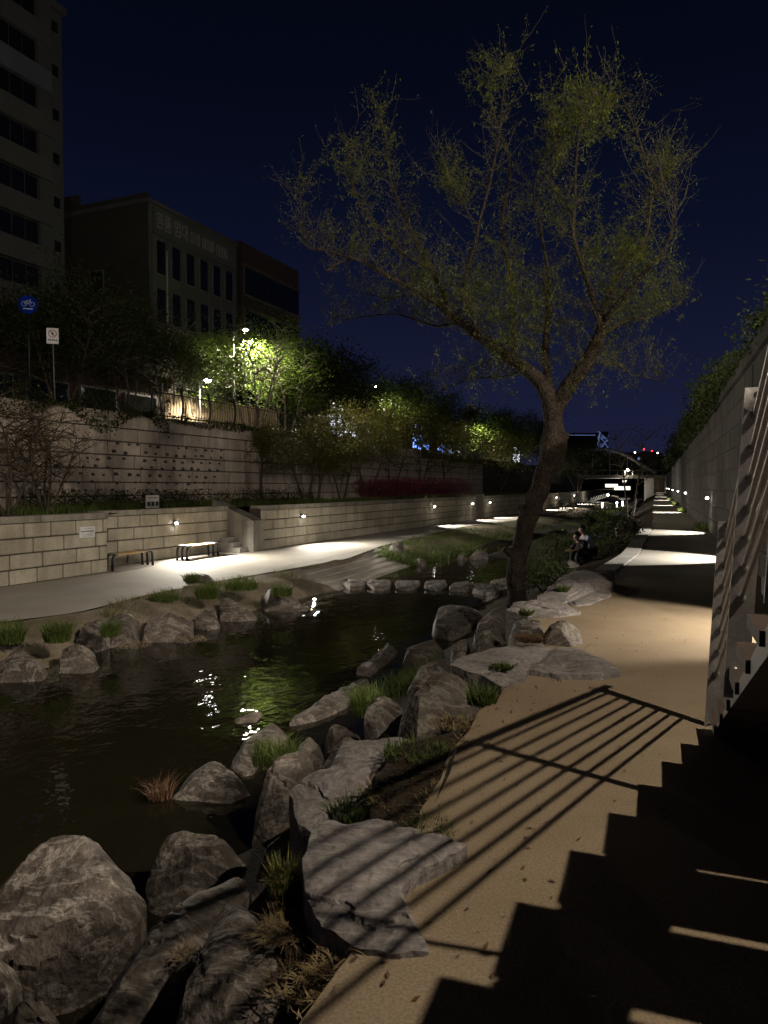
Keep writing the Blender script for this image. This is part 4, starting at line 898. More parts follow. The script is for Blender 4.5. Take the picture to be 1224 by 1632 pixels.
for sp, r0, r1 in LIMBS:
    big = r0 > .1
    for i in range(2 if not big else 9, len(sp)):
        for _ in range(2 if r0 > .03 else 3):
            if wr.random() < .25: continue
            p = sp[i]; lv = leafy(*to_px(p))
            tz = max(0, min(1, (p.z - 4.0) / 4.5)); ln = wr.uniform(.30, 1.05) * (1.0 if r0 > .03 else .72) * (1 - .38 * tz); a = wr.uniform(0, 6.283)
            d = Vector((math.cos(a) * .62, math.sin(a) * .62, wr.uniform(.25, 1.1))).normalized()
            q = p + d * ln; pts = bez(p, q, (wr.uniform(-.12, .12) * ln, wr.uniform(-.12, .12) * ln, -.10 * ln + wr.uniform(-.05, .05)), 5)
            twig.tube(pts, lerp_r((max(.004, min(.011, r1 * 1.1)), .002), 6), 4, cap=False); ntw += 1
            # side twigs and leaves
            ends = [pts]
            for _k in range(wr.randrange(1, 5)):
                s0 = pts[wr.randrange(1, 6)]; dd = Vector((wr.uniform(-1, 1), wr.uniform(-1, 1), wr.uniform(-.1, 1.3))).normalized() * wr.uniform(.15, .6)
                ps = bez(s0, s0 + dd, (0, 0, -.03), 3); twig.tube(ps, lerp_r((.0038, .0016), 4), 3, cap=False); ends.append(ps)
            for ps in ends:
                lv2 = leafy(*to_px(ps[-1])) * (1 + 1.2 * noise.noise(ps[-1] * 1.4))
                n = int(wr.uniform(5, 16) * max(0, lv2) * 3.2)
                for _l in range(n):
                    k = wr.uniform(.15, 1); j = min(int(k * (len(ps) - 1)), len(ps) - 2)
                    pp = ps[j].lerp(ps[j + 1], wr.random()) + Vector((wr.gauss(0, .035), wr.gauss(0, .035), wr.gauss(0, .035)))
                    leaf(crown, pp, wr.uniform(.03, .075), wr, .2, .30)
# hanging leafy sprays that fill the lower crown
for cx, cy, r, k in ((790, 470, 75, 240), (850, 500, 60, 150), (1000, 410, 70, 150), (930, 190, 52, 170), (940, 590, 55, 60), (700, 450, 60, 70), (1050, 460, 45, 60), (820, 560, 50, 60), (730, 290, 40, 50), (785, 130, 42, 55), (570, 270, 55, 60), (860, 330, 45, 50), (750, 590, 70, 50), (1010, 560, 60, 40)):
    for _ in range(k):
        px, py = wr.gauss(cx, r * .55), wr.gauss(cy, r * .5); p = wp(px, py, wr.gauss(0, .75))
        e_ = p + Vector((wr.uniform(-.25, .25), wr.uniform(-.25, .25), wr.uniform(-.2, .35)))
        ps = bez(p, e_, (0, 0, .04), 3); twig.tube(ps, lerp_r((.003, .0015), 4), 3, cap=False)
        for _l in range(wr.randrange(9, 20)):
            j = wr.randrange(3); leaf(crown, ps[j].lerp(ps[j + 1], wr.random()) + Vector((wr.gauss(0, .03), wr.gauss(0, .03), wr.gauss(0, .03))), wr.uniform(.03, .075), wr, .2, .30)
twig.build('twigs', M_twig, wil); crown.build('crown', M_willow, wil)

# --- general trees
def tree(base, h, cr, label, lm, bm, seed, stems=3, nleaf=4000, ls=.12, first=.35, group=None, spread=.55, name='tree', cat='tree', r0=.10, squash=.8, dense=1.0, keep=None, twigs=True):
    r_ = random.Random(seed); t = thing(name, label, cat, base, 0, group); tk = MB(); lf = MB(); tips = []
    for s in range(stems):
        a = 6.283 * s / stems + r_.uniform(-.5, .5); lean = cr * spread * r_.uniform(.5, 1.1) if stems > 1 else cr * .15
        top = Vector((math.cos(a) * lean, math.sin(a) * lean, h * r_.uniform(.72, .95)))
        pts = bez((math.cos(a) * r0 * .7, math.sin(a) * r0 * .7, -.1), top, (math.cos(a + 1.5) * .08 * h, math.sin(a + 1.5) * .08 * h, .03 * h), 9)
        pts = [p + noise.noise_vector(p * 1.1 + Vector((seed, 0, 0))) * .03 * h * (i / 9) for i, p in enumerate(pts)]
        tk.tube(pts, lerp_r((r0 / (stems ** .4), .012), 10), 7)
        for i in range(3, 10):
            for _ in range(2 if i < 5 else 3):
                if pts[i].z < first * h * .8: continue
                b = r_.uniform(0, 6.283); ln = cr * r_.uniform(.35, .9) * (1.1 - .5 * (i / 9))
                q = pts[i] + Vector((math.cos(b) * ln, math.sin(b) * ln, ln * r_.uniform(.05, .8)))
                bp = bez(pts[i], q, (0, 0, .08 * ln), 4)
                if twigs: tk.tube(bp, lerp_r((.03 * h / 5, .006), 5), 4, cap=False)
                tips += [bp[2], bp[3], bp[4], bp[4]]
                for _k in range(2):
                    e_ = bp[r_.randrange(2, 5)]; q2 = e_ + Vector((r_.uniform(-1, 1), r_.uniform(-1, 1), r_.uniform(-.3, .9))) * ln * .5
                    if twigs: tk.tube([e_, q2], [.007, .004], 3, cap=False)
                    tips.append(q2)
    clumps = []
    for p in tips:
        if noise.noise(p * .9 + Vector((seed * 3.3, 0, 0))) > -.35 / dense: clumps.append(p)
    for _ in range(nleaf):
        c = clumps[r_.randrange(len(clumps))]; g = cr * .16
        p = c + Vector((r_.gauss(0, g), r_.gauss(0, g), r_.gauss(0, g * squash)))
        if p.z < first * h * .7: continue
        leaf(lf, p, ls * r_.uniform(.6, 1.3), r_, .15, .5)
    tk.build('trunk', bm, t, smooth=True); lf.build('crown', lm, t); return t
def px_on(px, y): return (px - 612) / F * y                   # x at a distance
# the lit street trees behind the railing
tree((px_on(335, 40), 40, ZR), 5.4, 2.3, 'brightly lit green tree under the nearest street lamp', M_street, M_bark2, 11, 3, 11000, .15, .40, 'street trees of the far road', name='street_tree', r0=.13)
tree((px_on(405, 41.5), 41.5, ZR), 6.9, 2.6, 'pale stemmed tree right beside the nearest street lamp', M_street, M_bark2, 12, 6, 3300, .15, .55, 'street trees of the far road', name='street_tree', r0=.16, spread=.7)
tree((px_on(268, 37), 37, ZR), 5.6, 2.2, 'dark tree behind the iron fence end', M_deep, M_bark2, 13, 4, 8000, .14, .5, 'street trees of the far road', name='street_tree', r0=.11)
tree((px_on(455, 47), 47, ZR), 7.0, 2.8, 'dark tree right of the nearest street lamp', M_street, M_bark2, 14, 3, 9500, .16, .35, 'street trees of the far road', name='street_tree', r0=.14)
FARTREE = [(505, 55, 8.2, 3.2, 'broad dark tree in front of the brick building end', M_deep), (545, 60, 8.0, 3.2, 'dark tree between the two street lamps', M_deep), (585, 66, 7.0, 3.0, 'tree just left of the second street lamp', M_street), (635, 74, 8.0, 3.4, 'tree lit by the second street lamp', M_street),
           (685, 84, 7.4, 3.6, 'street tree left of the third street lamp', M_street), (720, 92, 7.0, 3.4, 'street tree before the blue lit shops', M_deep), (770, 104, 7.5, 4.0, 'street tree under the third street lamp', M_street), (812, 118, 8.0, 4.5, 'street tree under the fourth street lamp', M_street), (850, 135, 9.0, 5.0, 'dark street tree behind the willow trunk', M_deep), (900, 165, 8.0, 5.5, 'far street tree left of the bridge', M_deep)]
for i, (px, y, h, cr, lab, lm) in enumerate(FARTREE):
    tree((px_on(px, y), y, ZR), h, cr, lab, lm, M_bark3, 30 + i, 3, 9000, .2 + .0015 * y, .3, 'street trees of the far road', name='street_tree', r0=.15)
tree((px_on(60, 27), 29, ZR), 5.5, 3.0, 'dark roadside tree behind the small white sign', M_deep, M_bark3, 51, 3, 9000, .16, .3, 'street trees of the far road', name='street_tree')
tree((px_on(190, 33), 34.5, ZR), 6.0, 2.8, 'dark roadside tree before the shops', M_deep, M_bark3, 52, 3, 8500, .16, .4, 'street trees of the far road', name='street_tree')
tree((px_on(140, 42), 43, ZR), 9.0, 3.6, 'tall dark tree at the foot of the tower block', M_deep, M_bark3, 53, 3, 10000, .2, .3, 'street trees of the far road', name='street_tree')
# terrace trees before the tall wall
TER = [(72, 20.3, 2.7, 1.5, 'sparse reddish shrub tree before the tall wall at left', M_redl, 5, 1700, .085), (12, 18.6, 3.0, 1.5, 'sparse shrub tree at the left edge of the terrace', M_redl, 4, 1500, .085),
       (415, 33.3, 3.6, 1.5, 'curved terrace tree left of the small green plate', M_terr, 1, 1700, .10), (487, 34.5, 3.4, 1.5, 'terrace tree beside the small green plate', M_terr, 2, 2000, .10), (505, 36.5, 3.8, 1.7, 'upright terrace tree right of the green plate', M_terr, 1, 2200, .11),
       (545, 39.5, 4.0, 1.8, 'forked terrace tree left of the azaleas', M_terr, 2, 2600, .12), (585, 43, 4.2, 1.9, 'terrace tree behind the azaleas', M_terr, 2, 2600, .12), (620, 47, 4.4, 2.0, 'terrace tree behind the middle of the azaleas', M_terr, 3, 2800, .13),
       (665, 53, 4.6, 2.2, 'terrace tree behind the right azaleas', M_terr, 3, 2800, .14), (705, 58, 4.6, 2.3, 'slender terrace tree right of the azaleas', M_terr, 3, 2800, .15), (745, 64, 4.6, 2.4, 'terrace tree above the dark gap', M_terr, 3, 2800, .16), (795, 72, 4.8, 2.6, 'terrace tree left of the willow trunk', M_terr, 3, 2600, .17), (920, 96, 4.6, 3.0, 'far terrace tree right of the willow trunk', M_deep, 3, 2600, .2)]
for i, (px, y, h, cr, lab, lm, st_, nl, ls) in enumerate(TER):
    tree((px_on(px, y), y, ZT - .06), h + (1.3 if i > 5 else .4 if i > 1 else 0), cr * (1.2 if i > 5 else 1), lab, lm, M_bark3, 60 + i, st_, nl if i < 2 else int(nl * 3.0), ls, .35 if i > 1 else .3, 'trees on the terrace', name='terrace_tree', r0=.09 if i > 1 else .07, spread=.75)
# bankside trees beyond the seated pair
tree((px_on(1003, 46), 46, -.9), 6.2, 2.4, 'thin dark tree standing in the upper stream bank', M_deep, M_bark3, 91, 2, 1500, .12, .45, name='bank_tree', r0=.12, spread=.6)
# bushes
def bush(base, rx, ry, rz, label, lm, seed, n=2500, ls=.1, group=None, name='bush', cat='bush', gap=-.35):
    r_ = random.Random(seed); t = thing(name, label, cat, base, 0, group); lf = MB(); tk = MB(); k = 0
    for _ in range(9):
        a = r_.uniform(0, 6.283); tk.tube([(0, 0, -.05), (math.cos(a) * rx * .35, math.sin(a) * ry * .35, rz * .6), (math.cos(a) * rx * .6, math.sin(a) * ry * .6, rz * 1.2)], [.02, .012, .005], 4, cap=False)
    while k < n:
        v = Vector((r_.gauss(0, 1), r_.gauss(0, 1), r_.gauss(0, 1))).normalized() * (r_.random() ** .28)
        lump = 1 + .35 * noise.noise(v * 2.3 + Vector((seed, 0, 0))) + .15 * noise.noise(v * 6)
        p = Vector((v.x * rx * lump, v.y * ry * lump, rz * .9 + v.z * rz * lump)); k += 1
        if p.z < 0 or noise.noise(p * 2.5 / max(rx, .6) + Vector((seed, 3, 1))) < gap: continue
        leaf(lf, p, ls * r_.uniform(.6, 1.3), r_, .1, .55)
    tk.build('stem', M_bark3, t); lf.build('foliage', lm, t); return t
bush(G(972, 872, -.35) + Vector((0, 0, -.3)), 1.0, 1.0, .85, 'round dark green bush behind the seated pair', M_ivy, 5, 4200, .10)
bush((px_on(930, 62), 62, -1.1), 2.2, 2.2, .8, 'low bush on the far stream island', M_deep, 6, 1800, .16)
for i, (px, y, rx, rz) in enumerate(((872, 18.6, .6, .30), (868, 16.8, .75, .38), (855, 20.5, .9, .45), (915, 24.5, .9, .5), (885, 28.0, 1.0, .5))):
    x_ = px_on(px, y); bush((x_, y, on_bank(x_, y) if y < 22 else -1.1), rx, rx, rz, ('low dark plant between the willow and the seated pair', 'low dark plant just right of the willow trunk', 'dark waterside plant behind the willow trunk', 'dark plant left of the round bush', 'dark plant on the shallows behind the seated pair')[i], M_deep, 170 + i, 1500, .09, 'low plants of the near bank', 'low_plant', 'plant')
for i, (px, y) in enumerate(((602, 43), (632, 45.5), (662, 48), (692, 51), (722, 54))):
    s_ = 1.5; bush((px_on(px, y), y, ZT - .05), 1.6, .9, .70, ('leftmost', 'second', 'middle', 'fourth', 'rightmost')[i] + ' clump of the pink azalea hedge on the terrace', M_azal, 130 + i, 3600, .10, 'pink azalea hedge', 'azalea_bush')
for i, s_ in enumerate((-9.4, -7.6, -5.8, -4.2, -2.6, -1, .8, 2.8)):
    bush(L(s_, 2.9 if -10.3 < s_ < -2.5 else 2.0, ZT - .05), 1.1, .7, .36, ('first', 'second', 'third', 'fourth', 'fifth', 'sixth', 'seventh', 'eighth')[i] + ' low dark hedge clump from the left under the climbing holds', M_deep, 150 + i, 1300, .08, 'low hedge on the terrace', 'hedge_bush')
# creepers over wall tops
def creeper(P, s0, s1, zt, drop, dens, label, lm, seed, up=.5, ls=.1, outw=.25, name='creeper'):
    r_ = random.Random(seed); lf = MB()
    for _ in range(int((s1 - s0) * dens)):
        s_ = r_.uniform(s0, s1); m = noise.noise(Vector((s_ * .55, seed, 0))); k = max(0, .55 + m)
        z = zt + r_.uniform(-drop * k, up * k); tt = r_.gauss(0, outw * .6) - .05
        leaf(lf, P(s_, tt, z), ls * r_.uniform(.6, 1.3), r_, .3, .6)
    return lf.build(name, lm, label=label, cat='creeper')
creeper(lambda s, t, z: L(s, 3.95 - abs(t) * .8, z), -16, -3, ZR + .1, .75, 620, 'dark creeper hanging over the tall far wall at left', M_deep, 3, .7, .10)
creeper(lambda s, t, z: L(s, 3.95 - abs(t) * .8, z), -3, 14, ZR + .08, .35, 260, 'thin creeper along the fence foot', M_deep, 4, .25, .10)
creeper(lambda s, t, z: R(s, 1.75 + t, z), 23, 58, 4.35, .55, 420, 'leafy creeper spilling over the tall right wall', M_ivy, 5, 1.5, .15, .5)
creeper(lambda s, t, z: R(s, 1.8 + t, z), 58, 140, 4.35, .6, 130, 'far dark hedge along the top of the right wall', M_deep, 6, 2.2, .3, .7)
creeper(lambda s, t, z: R(s, 1.75 + t, z), 10, 23, 4.35, .25, 220, 'thin weeds along the near top of the right wall', M_ivy, 7, .45, .10, .3)
# wire fence on the right wall
wf = thing('wire_fence', 'thin wire fence on top of the right wall', 'fence', R(12, 2.0, 4.3))
for k in range(9): MB().tube([R(12 + 2.5 * k, 2.0, 4.3) - R(12, 2, 4.3), R(12 + 2.5 * k, 2.0, 5.4) - R(12, 2, 4.3)], .02, 6).build('post', M_dark, wf)
for k in range(4): MB().tube([R(12, 2.0, 4.5 + .27 * k) - R(12, 2, 4.3), R(32, 2.0, 4.5 + .27 * k) - R(12, 2, 4.3)], .006, 4).build('wire', M_dark, wf)

# ------------------------------------------------------------------ street lamps of the far road
WARM = (1, .88, .66)
def left_lamp(px, py, y, label, watts, side=1.0):
    h = at(px, py, y); b = Vector((h.x - M_.x * -.9 , h.y + M_.y * .9, ZR)); b = Vector((h.x + M_.x * .9 * side, h.y + M_.y * .9 * side, ZR))
    return street_lamp(b, h, label, watts, WARM, .12, 'street lamps of the far road', cone=162)
left_lamp(392, 527, 45, 'nearest far street lamp glowing above the lit trees', ROAD_LAMP_W * 3.6)
left_lamp(600, 617, 70, 'second far street lamp above the terrace trees', ROAD_LAMP_W * 2.2)
left_lamp(752, 670, 100, 'third far street lamp left of the willow', ROAD_LAMP_W * 2.2)
left_lamp(795, 698, 125, 'fourth far street lamp close to the willow trunk', ROAD_LAMP_W * 2.2)
left_lamp(1000, 748, 190, 'street lamp behind the thin bank tree', ROAD_LAMP_W * 2.5)
lo = at(331, 608, 37); street_lamp((lo.x + M_.x * .5, lo.y + M_.y * .5, ZR), lo, 'short lamp behind the iron fence', 1500, (1, .86, .66), .08, 'street lamps of the far road', E_lamp, cone=128)

# iron fence on the tall far wall
fe = thing('iron_fence', 'black iron fence with bowed pickets on the tall far wall', 'fence', L(-3.6, 4.25, ZR + .06), math.atan2(V.y, V.x))
def bow(z0, z1, k=.10):
    return [(0, -k * math.sin(math.pi * t) * (1 - .4 * t), z0 + (z1 - z0) * t) for t in [i / 6 for i in range(7)]]
pk = MB().tube(bow(.1, .98), .011, 5).mesh('picket', M_dark, True)
ps_ = MB().tube(bow(0, 1.25, .13), .045, 7).mesh('post', M_dark, True)
for k in range(10): inst('post', ps_, fe, (1.75 * k, 0, 0))
for k in range(9):
    for j in range(1, 10): inst('picket', pk, fe, (1.75 * k + .175 * j, 0, 0))
for z in (.12, .97, 1.2): MB().tube([(0, -.02, z), (15.75, -.02, z)], .022, 6).build('rail', M_dark, fe)

# ------------------------------------------------------------------ benches
def bench(p, label):
    b = thing('bench', label, 'bench', p, math.atan2(V.y, V.x), 'benches by the low wall')
    for k in range(4): MB().box(-.60, .60, -.20 + .104 * k, -.20 + .104 * k + .094, .405, .44).build('seat_slat', M_slat, b)
    for sx in (-1, 1):
        leg = thing_leg = bpy.data.objects.new('leg', None); link(leg, b)
        mb = MB()
        for k in range(3):
            y = -.19 + .19 * k
            pts = [(sx * .60, y, .435), (sx * .70, y, .43), (sx * .765, y, .385), (sx * .785, y, .30), (sx * .80, y, 0)]
            MB().tube(pts, .036, 8).build('leg_bar', M_dark, leg, smooth=True)
        MB().box(min(sx * .57, sx * .73), max(sx * .57, sx * .73), -.225, .225, .435, .462).build('end_plate', M_steel, leg)
    return b
bench(L(-9.15, .28, ZL), 'timber topped bench half behind the near wall corner')
bench(L(-6.0, .28, ZL), 'timber topped bench below the glowing wall lamp')

# ------------------------------------------------------------------ writing and signs
def text(body_, parent, loc, rot, size, mat_, name='lettering', depth=.01, sx=1.0, bold=0.0):
    c = bpy.data.curves.new(name, 'FONT'); c.body = body_; c.size = size; c.extrude = depth; c.align_x = 'CENTER'; c.align_y = 'CENTER'; c.offset = bold
    c.materials.append(mat_); o = bpy.data.objects.new(name, c); link(o, parent); o.location = loc; o.rotation_euler = rot; o.scale = (sx, 1, 1)
    bpy.context.view_layer.update(); me = bpy.data.meshes.new_from_object(o.evaluated_get(bpy.context.evaluated_depsgraph_get())); bpy.data.objects.remove(o)
    o = bpy.data.objects.new(name, me); link(o, parent); o.location = loc; o.rotation_euler = rot; o.scale = (sx, 1, 1); return o
RZL = math.atan2(V.y, V.x)
# notice on the near low wall: pale plate with a bold line and fine lines
sg = thing('wall_notice', 'white notice plate on the near low wall', 'sign', L(-10.95, -.012, .42), RZL)
MB().box(-.26, .26, -.035, -.005, -.14, .14).build('plate', M_white, sg)
for k in range(9): MB().box(-.21 + .047 * k, -.21 + .047 * k + .036, -.038, -.0355, .005, .035).build('bold_line', M_ink, sg)
for z in (.085, -.045, -.075, -.105): MB().box(-.2, .2, -.0375, -.0355, z, z + .006).build('fine_line', M_ink, sg)
sg = thing('information_board', 'small white board with three pictures on the terrace edge', 'sign', L(-6.9, 1.35, ZT), RZL)
for x in (-.2, .2): MB().box(x - .015, x + .015, .005, .035, -.1, .1).build('post', M_dark, sg)
MB().box(-.29, .29, -.03, .002, .02, .42).build('board', M_white, sg)
for x in (-.19, 0, .19): MB().box(x - .065, x + .065, -.035, -.031, .08, .22).build('picture', M_ink, sg)
for k in range(7): MB().box(-.22 + .065 * k, -.22 + .065 * k + .045, -.035, -.031, .32, .35).build('heading', M_ink, sg)
sg = thing('plant_plate', 'small green and white plate among the terrace trees', 'sign', (px_on(460, 32), 32, ZT), RZL)
MB().box(-.015, .015, -.01, .01, 0, .5).build('post', M_dark, sg); MB().box(-.14, .14, -.03, -.012, .45, .85).build('plate', M_trim, sg)
for k in range(5): MB().box(-.1, .1, -.034, -.031, .52 + .06 * k, .54 + .06 * k).build('printed_line', M_ink, sg)
# white prohibition sign on its pole
pz = at(84, 536, 25.5); rz_ = math.radians(18)
sg = thing('prohibition_sign', 'small white prohibition sign on a thin pole above the tall wall', 'sign', (pz.x, pz.y, ZR), rz_)
hz = pz.z - ZR; MB().tube([(0.05, 0, -.1), (.02, 0, hz * .5), (0, 0, hz + .1)], .025, 8).build('pole', M_steel2, sg, smooth=True)
MB().box(-.19, .19, -.05, -.03, hz - .26, hz + .27).build('plate', M_white, sg)
def ring(c, r, w_, n=28, y=-.054):
    mb = MB()
    for k in range(n):
        a, b = 2 * math.pi * k / n, 2 * math.pi * (k + 1) / n
        q = [Vector((c[0] + math.cos(t) * rr, y, c[1] + math.sin(t) * rr)) for t, rr in ((a, r - w_), (a, r), (b, r), (b, r - w_))]
        mb.hexa([p + Vector((0, .003, 0)) for p in q] + [p for p in q])
    return mb
ring((0, hz + .08), .135, .028).build('ring', M_red, sg)
MB().hexa([(-.09, -.0535, hz + .15), (-.07, -.0535, hz + .17), (-.07, -.051, hz + .17), (-.09, -.051, hz + .15), (.07, -.0535, hz - .01), (.09, -.0535, hz + .01), (.09, -.051, hz + .01), (.07, -.051, hz - .01)]).build('slash', M_red, sg)
MB().ball((0, -.05, hz + .08), .05, 8, 6, (.7, .12, 1.2)).build('figure', M_ink, sg)
for k in range(5): MB().box(-.14 + .06 * k, -.14 + .06 * k + .045, -.053, -.0505, hz - .16, hz - .11).build('small_print', M_ink, sg)
# blue cycle sign
pz = at(45, 486, 25); sg = thing('cycle_sign', 'round blue bicycle sign above the tall wall at left', 'sign', (pz.x, pz.y, ZR), rz_)
hz = pz.z - ZR; MB().tube([(0, 0, -.1), (0, 0, hz + .35)], .035, 8).build('pole', M_dark, sg, smooth=True)
mb = MB(); n = 32; c0 = len(mb.v)
for y in (-.06, -.04):
    for k in range(n): mb.v.append((math.cos(2 * math.pi * k / n) * .30, y, hz + math.sin(2 * math.pi * k / n) * .30))
mb.f.append(tuple(range(n))); mb.f.append(tuple(reversed(range(n, 2 * n))))
for k in range(n): mb.f.append((k, k + n, (k + 1) % n + n, (k + 1) % n))
mb.build('disc', M_blue, sg)
ring((-.12, hz + .02), .085, .018, 20, -.064).build('wheel_symbol', M_symb, sg); ring((.12, hz + .02), .085, .018, 20, -.064).build('wheel_symbol', M_symb, sg)
mb = MB()
for a, b in (((-.12, .02), (-.04, .13)), ((-.04, .13), (.07, .13)), ((.07, .13), (.12, .02)), ((-.12, .02), (.0, .02)), ((.0, .02), (.07, .13)), ((.05, .17), (.10, .17)), ((-.04, .13), (.0, .02))):
    mb.tube([(a[0], -.062, hz + a[1]), (b[0], -.062, hz + b[1])], .010, 5)
mb.build('frame_symbol', M_symb, sg)
MB().box(-.15, .15, -.064, -.0605, hz - .16, hz - .12).build('lettering_band', M_symb, sg)

# ------------------------------------------------------------------ buildings of the far street
def bframe(s, t): return L(s, t, ZR)
# tower block at the left edge
tb = thing('tower_block', 'tall dim tower block with dark window bands at the left edge', 'building', bframe(9.6, 22), RZL)
H_, FL = 26.6, 2.66
MB().box(-26, 0, .35, 14, -.2, H_).build('wall', M_wallg, tb); MB().box(-.02, .16, .9, 1.2, 0, H_ - .5).build('drain_pipe', M_sash, tb)
MB().box(-26, .18, .1, 14.2, H_, H_ + .5).build('parapet', M_wallg, tb)
for k in range(10):
    z = FL * k; pm = M_panel if k == 8 else M_span
    MB().box(-26, -1.1, .0, .349, z - .02 + .02, z + 1.25).build('spandrel', pm, tb)
    for c in range(6):
        x1 = -2.1 - 4.0 * c; wn_ = MB().box(x1 - 3.7, x1, .22, .349, z + 1.26, z + FL - .06).build('window', M_sash, tb)
        for j in range(4): MB().box(x1 - 3.68 + .92 * j, x1 - 3.68 + .92 * j + .86, .18, .219, z + 1.3, z + FL - .10).build('pane', M_glass, wn_)
    MB().box(-2.1, -1.1, .02, .349, z + 1.26, z + FL - .03).build('end_pier', M_wallg, tb)
    wn_ = MB().box(-.85, -.35, .30, .349, z + 1.3, z + 2.05).build('window', M_sash, tb); MB().box(-.82, -.38, .26, .299, z + 1.34, z + 2.0).build('pane', M_glass, wn_)
# middle building with a rental banner
mbd = thing('office_building', 'grey office building with a white lettered rental banner', 'building', bframe(12.6, 18), RZL)
HB = 15.7
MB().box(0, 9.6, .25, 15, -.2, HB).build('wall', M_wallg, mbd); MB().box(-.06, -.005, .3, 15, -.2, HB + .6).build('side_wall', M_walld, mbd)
MB().box(-.1, 9.7, .15, 15, HB, HB + .25).build('parapet', M_wallg, mbd)
MB().box(.3, 9.4, .12, .24, HB - 1.9, HB - .25).build('banner', M_wallg, mbd)
text('원룸 임대', mbd, (2.1, .10, HB - 1.05), (math.radians(90), 0, 0), 1.15, M_letter, sx=.72, bold=.02); text('010 0000 0000', mbd, (6.1, .10, HB - 1.1), (math.radians(90), 0, 0), 1.15, M_letter, sx=.62, bold=.02)
for fl in range(4):
    for c in range(6):
        x = .55 + 1.5 * c; z = HB - 4.4 - 3.1 * fl
        wn_ = MB().box(x, x + .85, .16, .249, z, z + 2.2).build('window', M_sash, mbd)
        for j in range(2): MB().box(x + .04 + .40 * j, x + .41 + .40 * j, .12, .159, z + .05, z + 2.15).build('pane', M_glass, wn_)
    for c in range(7): pass
for c in range(7): MB().box(.1 + 1.5 * c, .36 + 1.5 * c, .10, .249, 0, HB - 2.0).build('pier', M_wallg, mbd)
for k in range(3):
    for j in range(2):
        wn_ = MB().box(-.12, -.065, 4 + 5 * j, 5.1 + 5 * j, 3 + 3.6 * k, 4.6 + 3.6 * k).build('window', M_sash, mbd); MB().box(-.15, -.121, 4.08 + 5 * j, 5.02 + 5 * j, 3.08 + 3.6 * k, 4.52 + 3.6 * k).build('pane', M_glass, wn_)
MB().box(-.3, .0, 6, 12, HB + .6, HB + 1.2).build('roof_block', M_walld, mbd)
pp_ = at(266, 400, 43); flagp = MB().tube([(pp_.x, 43, ZR), (pp_.x, 43, pp_.z)], .05, 8).build('flag_pole', M_trim, label='thin pale pole before the office building', cat='pole', smooth=True)
# brick building
bb = thing('brick_building', 'dark brick building with long window bands behind the street lamp', 'building', bframe(27.4, 21), RZL)
HC = 18.0
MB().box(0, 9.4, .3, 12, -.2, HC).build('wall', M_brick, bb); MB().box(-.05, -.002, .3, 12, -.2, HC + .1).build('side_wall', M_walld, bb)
for fl in range(5):
    z = HC - 4.3 - 3.6 * fl
    wn_ = MB().box(.25, 9.3, .2, .299, z, z + 2.3).build('window', M_sash, bb)
    for j in range(9): MB().box(.3 + 1.0 * j, 1.22 + 1.0 * j, .16, .199, z + .06, z + 2.24).build('pane', M_glass, wn_)
    MB().box(0, 9.45, .05, .299, z - .25, z - .02).build('sill_band', M_band, bb); MB().box(0, 9.45, .05, .299, z + 2.32, z + 2.5).build('lintel_band', M_band, bb)
# low shop row behind the fence, lit windows seen through the trees
sh = thing('shop_row', 'low row of dark shops with dim lettering behind the fence', 'building', bframe(-6, 12.5), RZL)
MB().box(0, 14, 0, 4, -.1, 4.6).build('wall', M_brick, sh); MB().box(0, 14.1, -.35, -.005, 3.35, 4.25).build('fascia', M_walld, sh)
text('전기', sh, (8.0, -.37, 3.82), (math.radians(90), 0, 0), .55, M_trim)
for k in range(4): 
    wn_ = MB().box(1 + 3 * k, 3.4 + 3 * k, -.06, -.002, .4, 2.3).build('shop_window', M_sash, sh); MB().box(1.1 + 3 * k, 3.3 + 3 * k, -.08, -.061, .5, 2.2).build('pane', M_glass, wn_)
ws = thing('site_hoarding', 'pale site hoarding with pink foot lit behind the iron fence', 'hoarding', bframe(3.5, 9.5), RZL)
M_cream = mat('cream_panel', (.55, .44, .28), .8, .1, 1, 20, 0); M_pink = mat('pink_band', (.55, .25, .38), .8, .1, 1, 20, 0)
for k in range(7): MB().box(1.5 * k, 1.5 * k + 1.47, 0, .08, .55, 2.1).build('panel', M_cream, ws); MB().box(1.5 * k, 1.5 * k + 1.47, -.01, .085, .0, .545).build('foot_band', M_pink, ws)
for k in range(8): MB().tube([(1.5 * k - .01, .14, 0), (1.5 * k - .01, .14, 2.5)], .04, 6).build('post', M_trim, ws)
def shops(s, t, name, label, cells, m, mwall=M_walld, w_=6.0, h=5.2):
    b = thing(name, label, 'building', bframe(s, t), RZL, 'lit shops far along the street'); MB().box(0, w_, 0, 5, -.1, h).build('wall', mwall, b)
    for (x, z, a, c) in cells:
        z += 1.3
        wn_ = MB().box(x - .06, x + a + .06, -.05, -.002, z - .06, z + c + .06).build('window_frame', M_sash, b); MB().box(x, x + a, -.07, -.051, z, z + c).build('lit_pane', m, wn_)
    return b
def sp_at(px, y): 
    x = px_on(px, y); d = Vector((x, y, 0)) - P0; return d.dot(V), d.dot(M_)
for px, y, lab, m in ((520, 62, 'white lit shop front behind the terrace trees', E_whitel), (655, 84, 'blue lit shop front behind the azalea trees', E_bluel), (700, 92, 'bluish lit shop front right of the blue one', E_bluel), (722, 97, 'white lit shop beside the bluish shop', E_whitel), (842, 130, 'pale lit shop close to the willow trunk', E_whitel)):
    s_, t_ = sp_at(px, y); shops(s_, t_, 'shop', lab, [(.4, .6, 1.2, 1.6), (2.0, .5, .9, 2.1), (3.3, .9, 1.3, 1.0), (4.8, .6, .9, 1.9), (1.1, 2.8, 2.2, .5)], m)

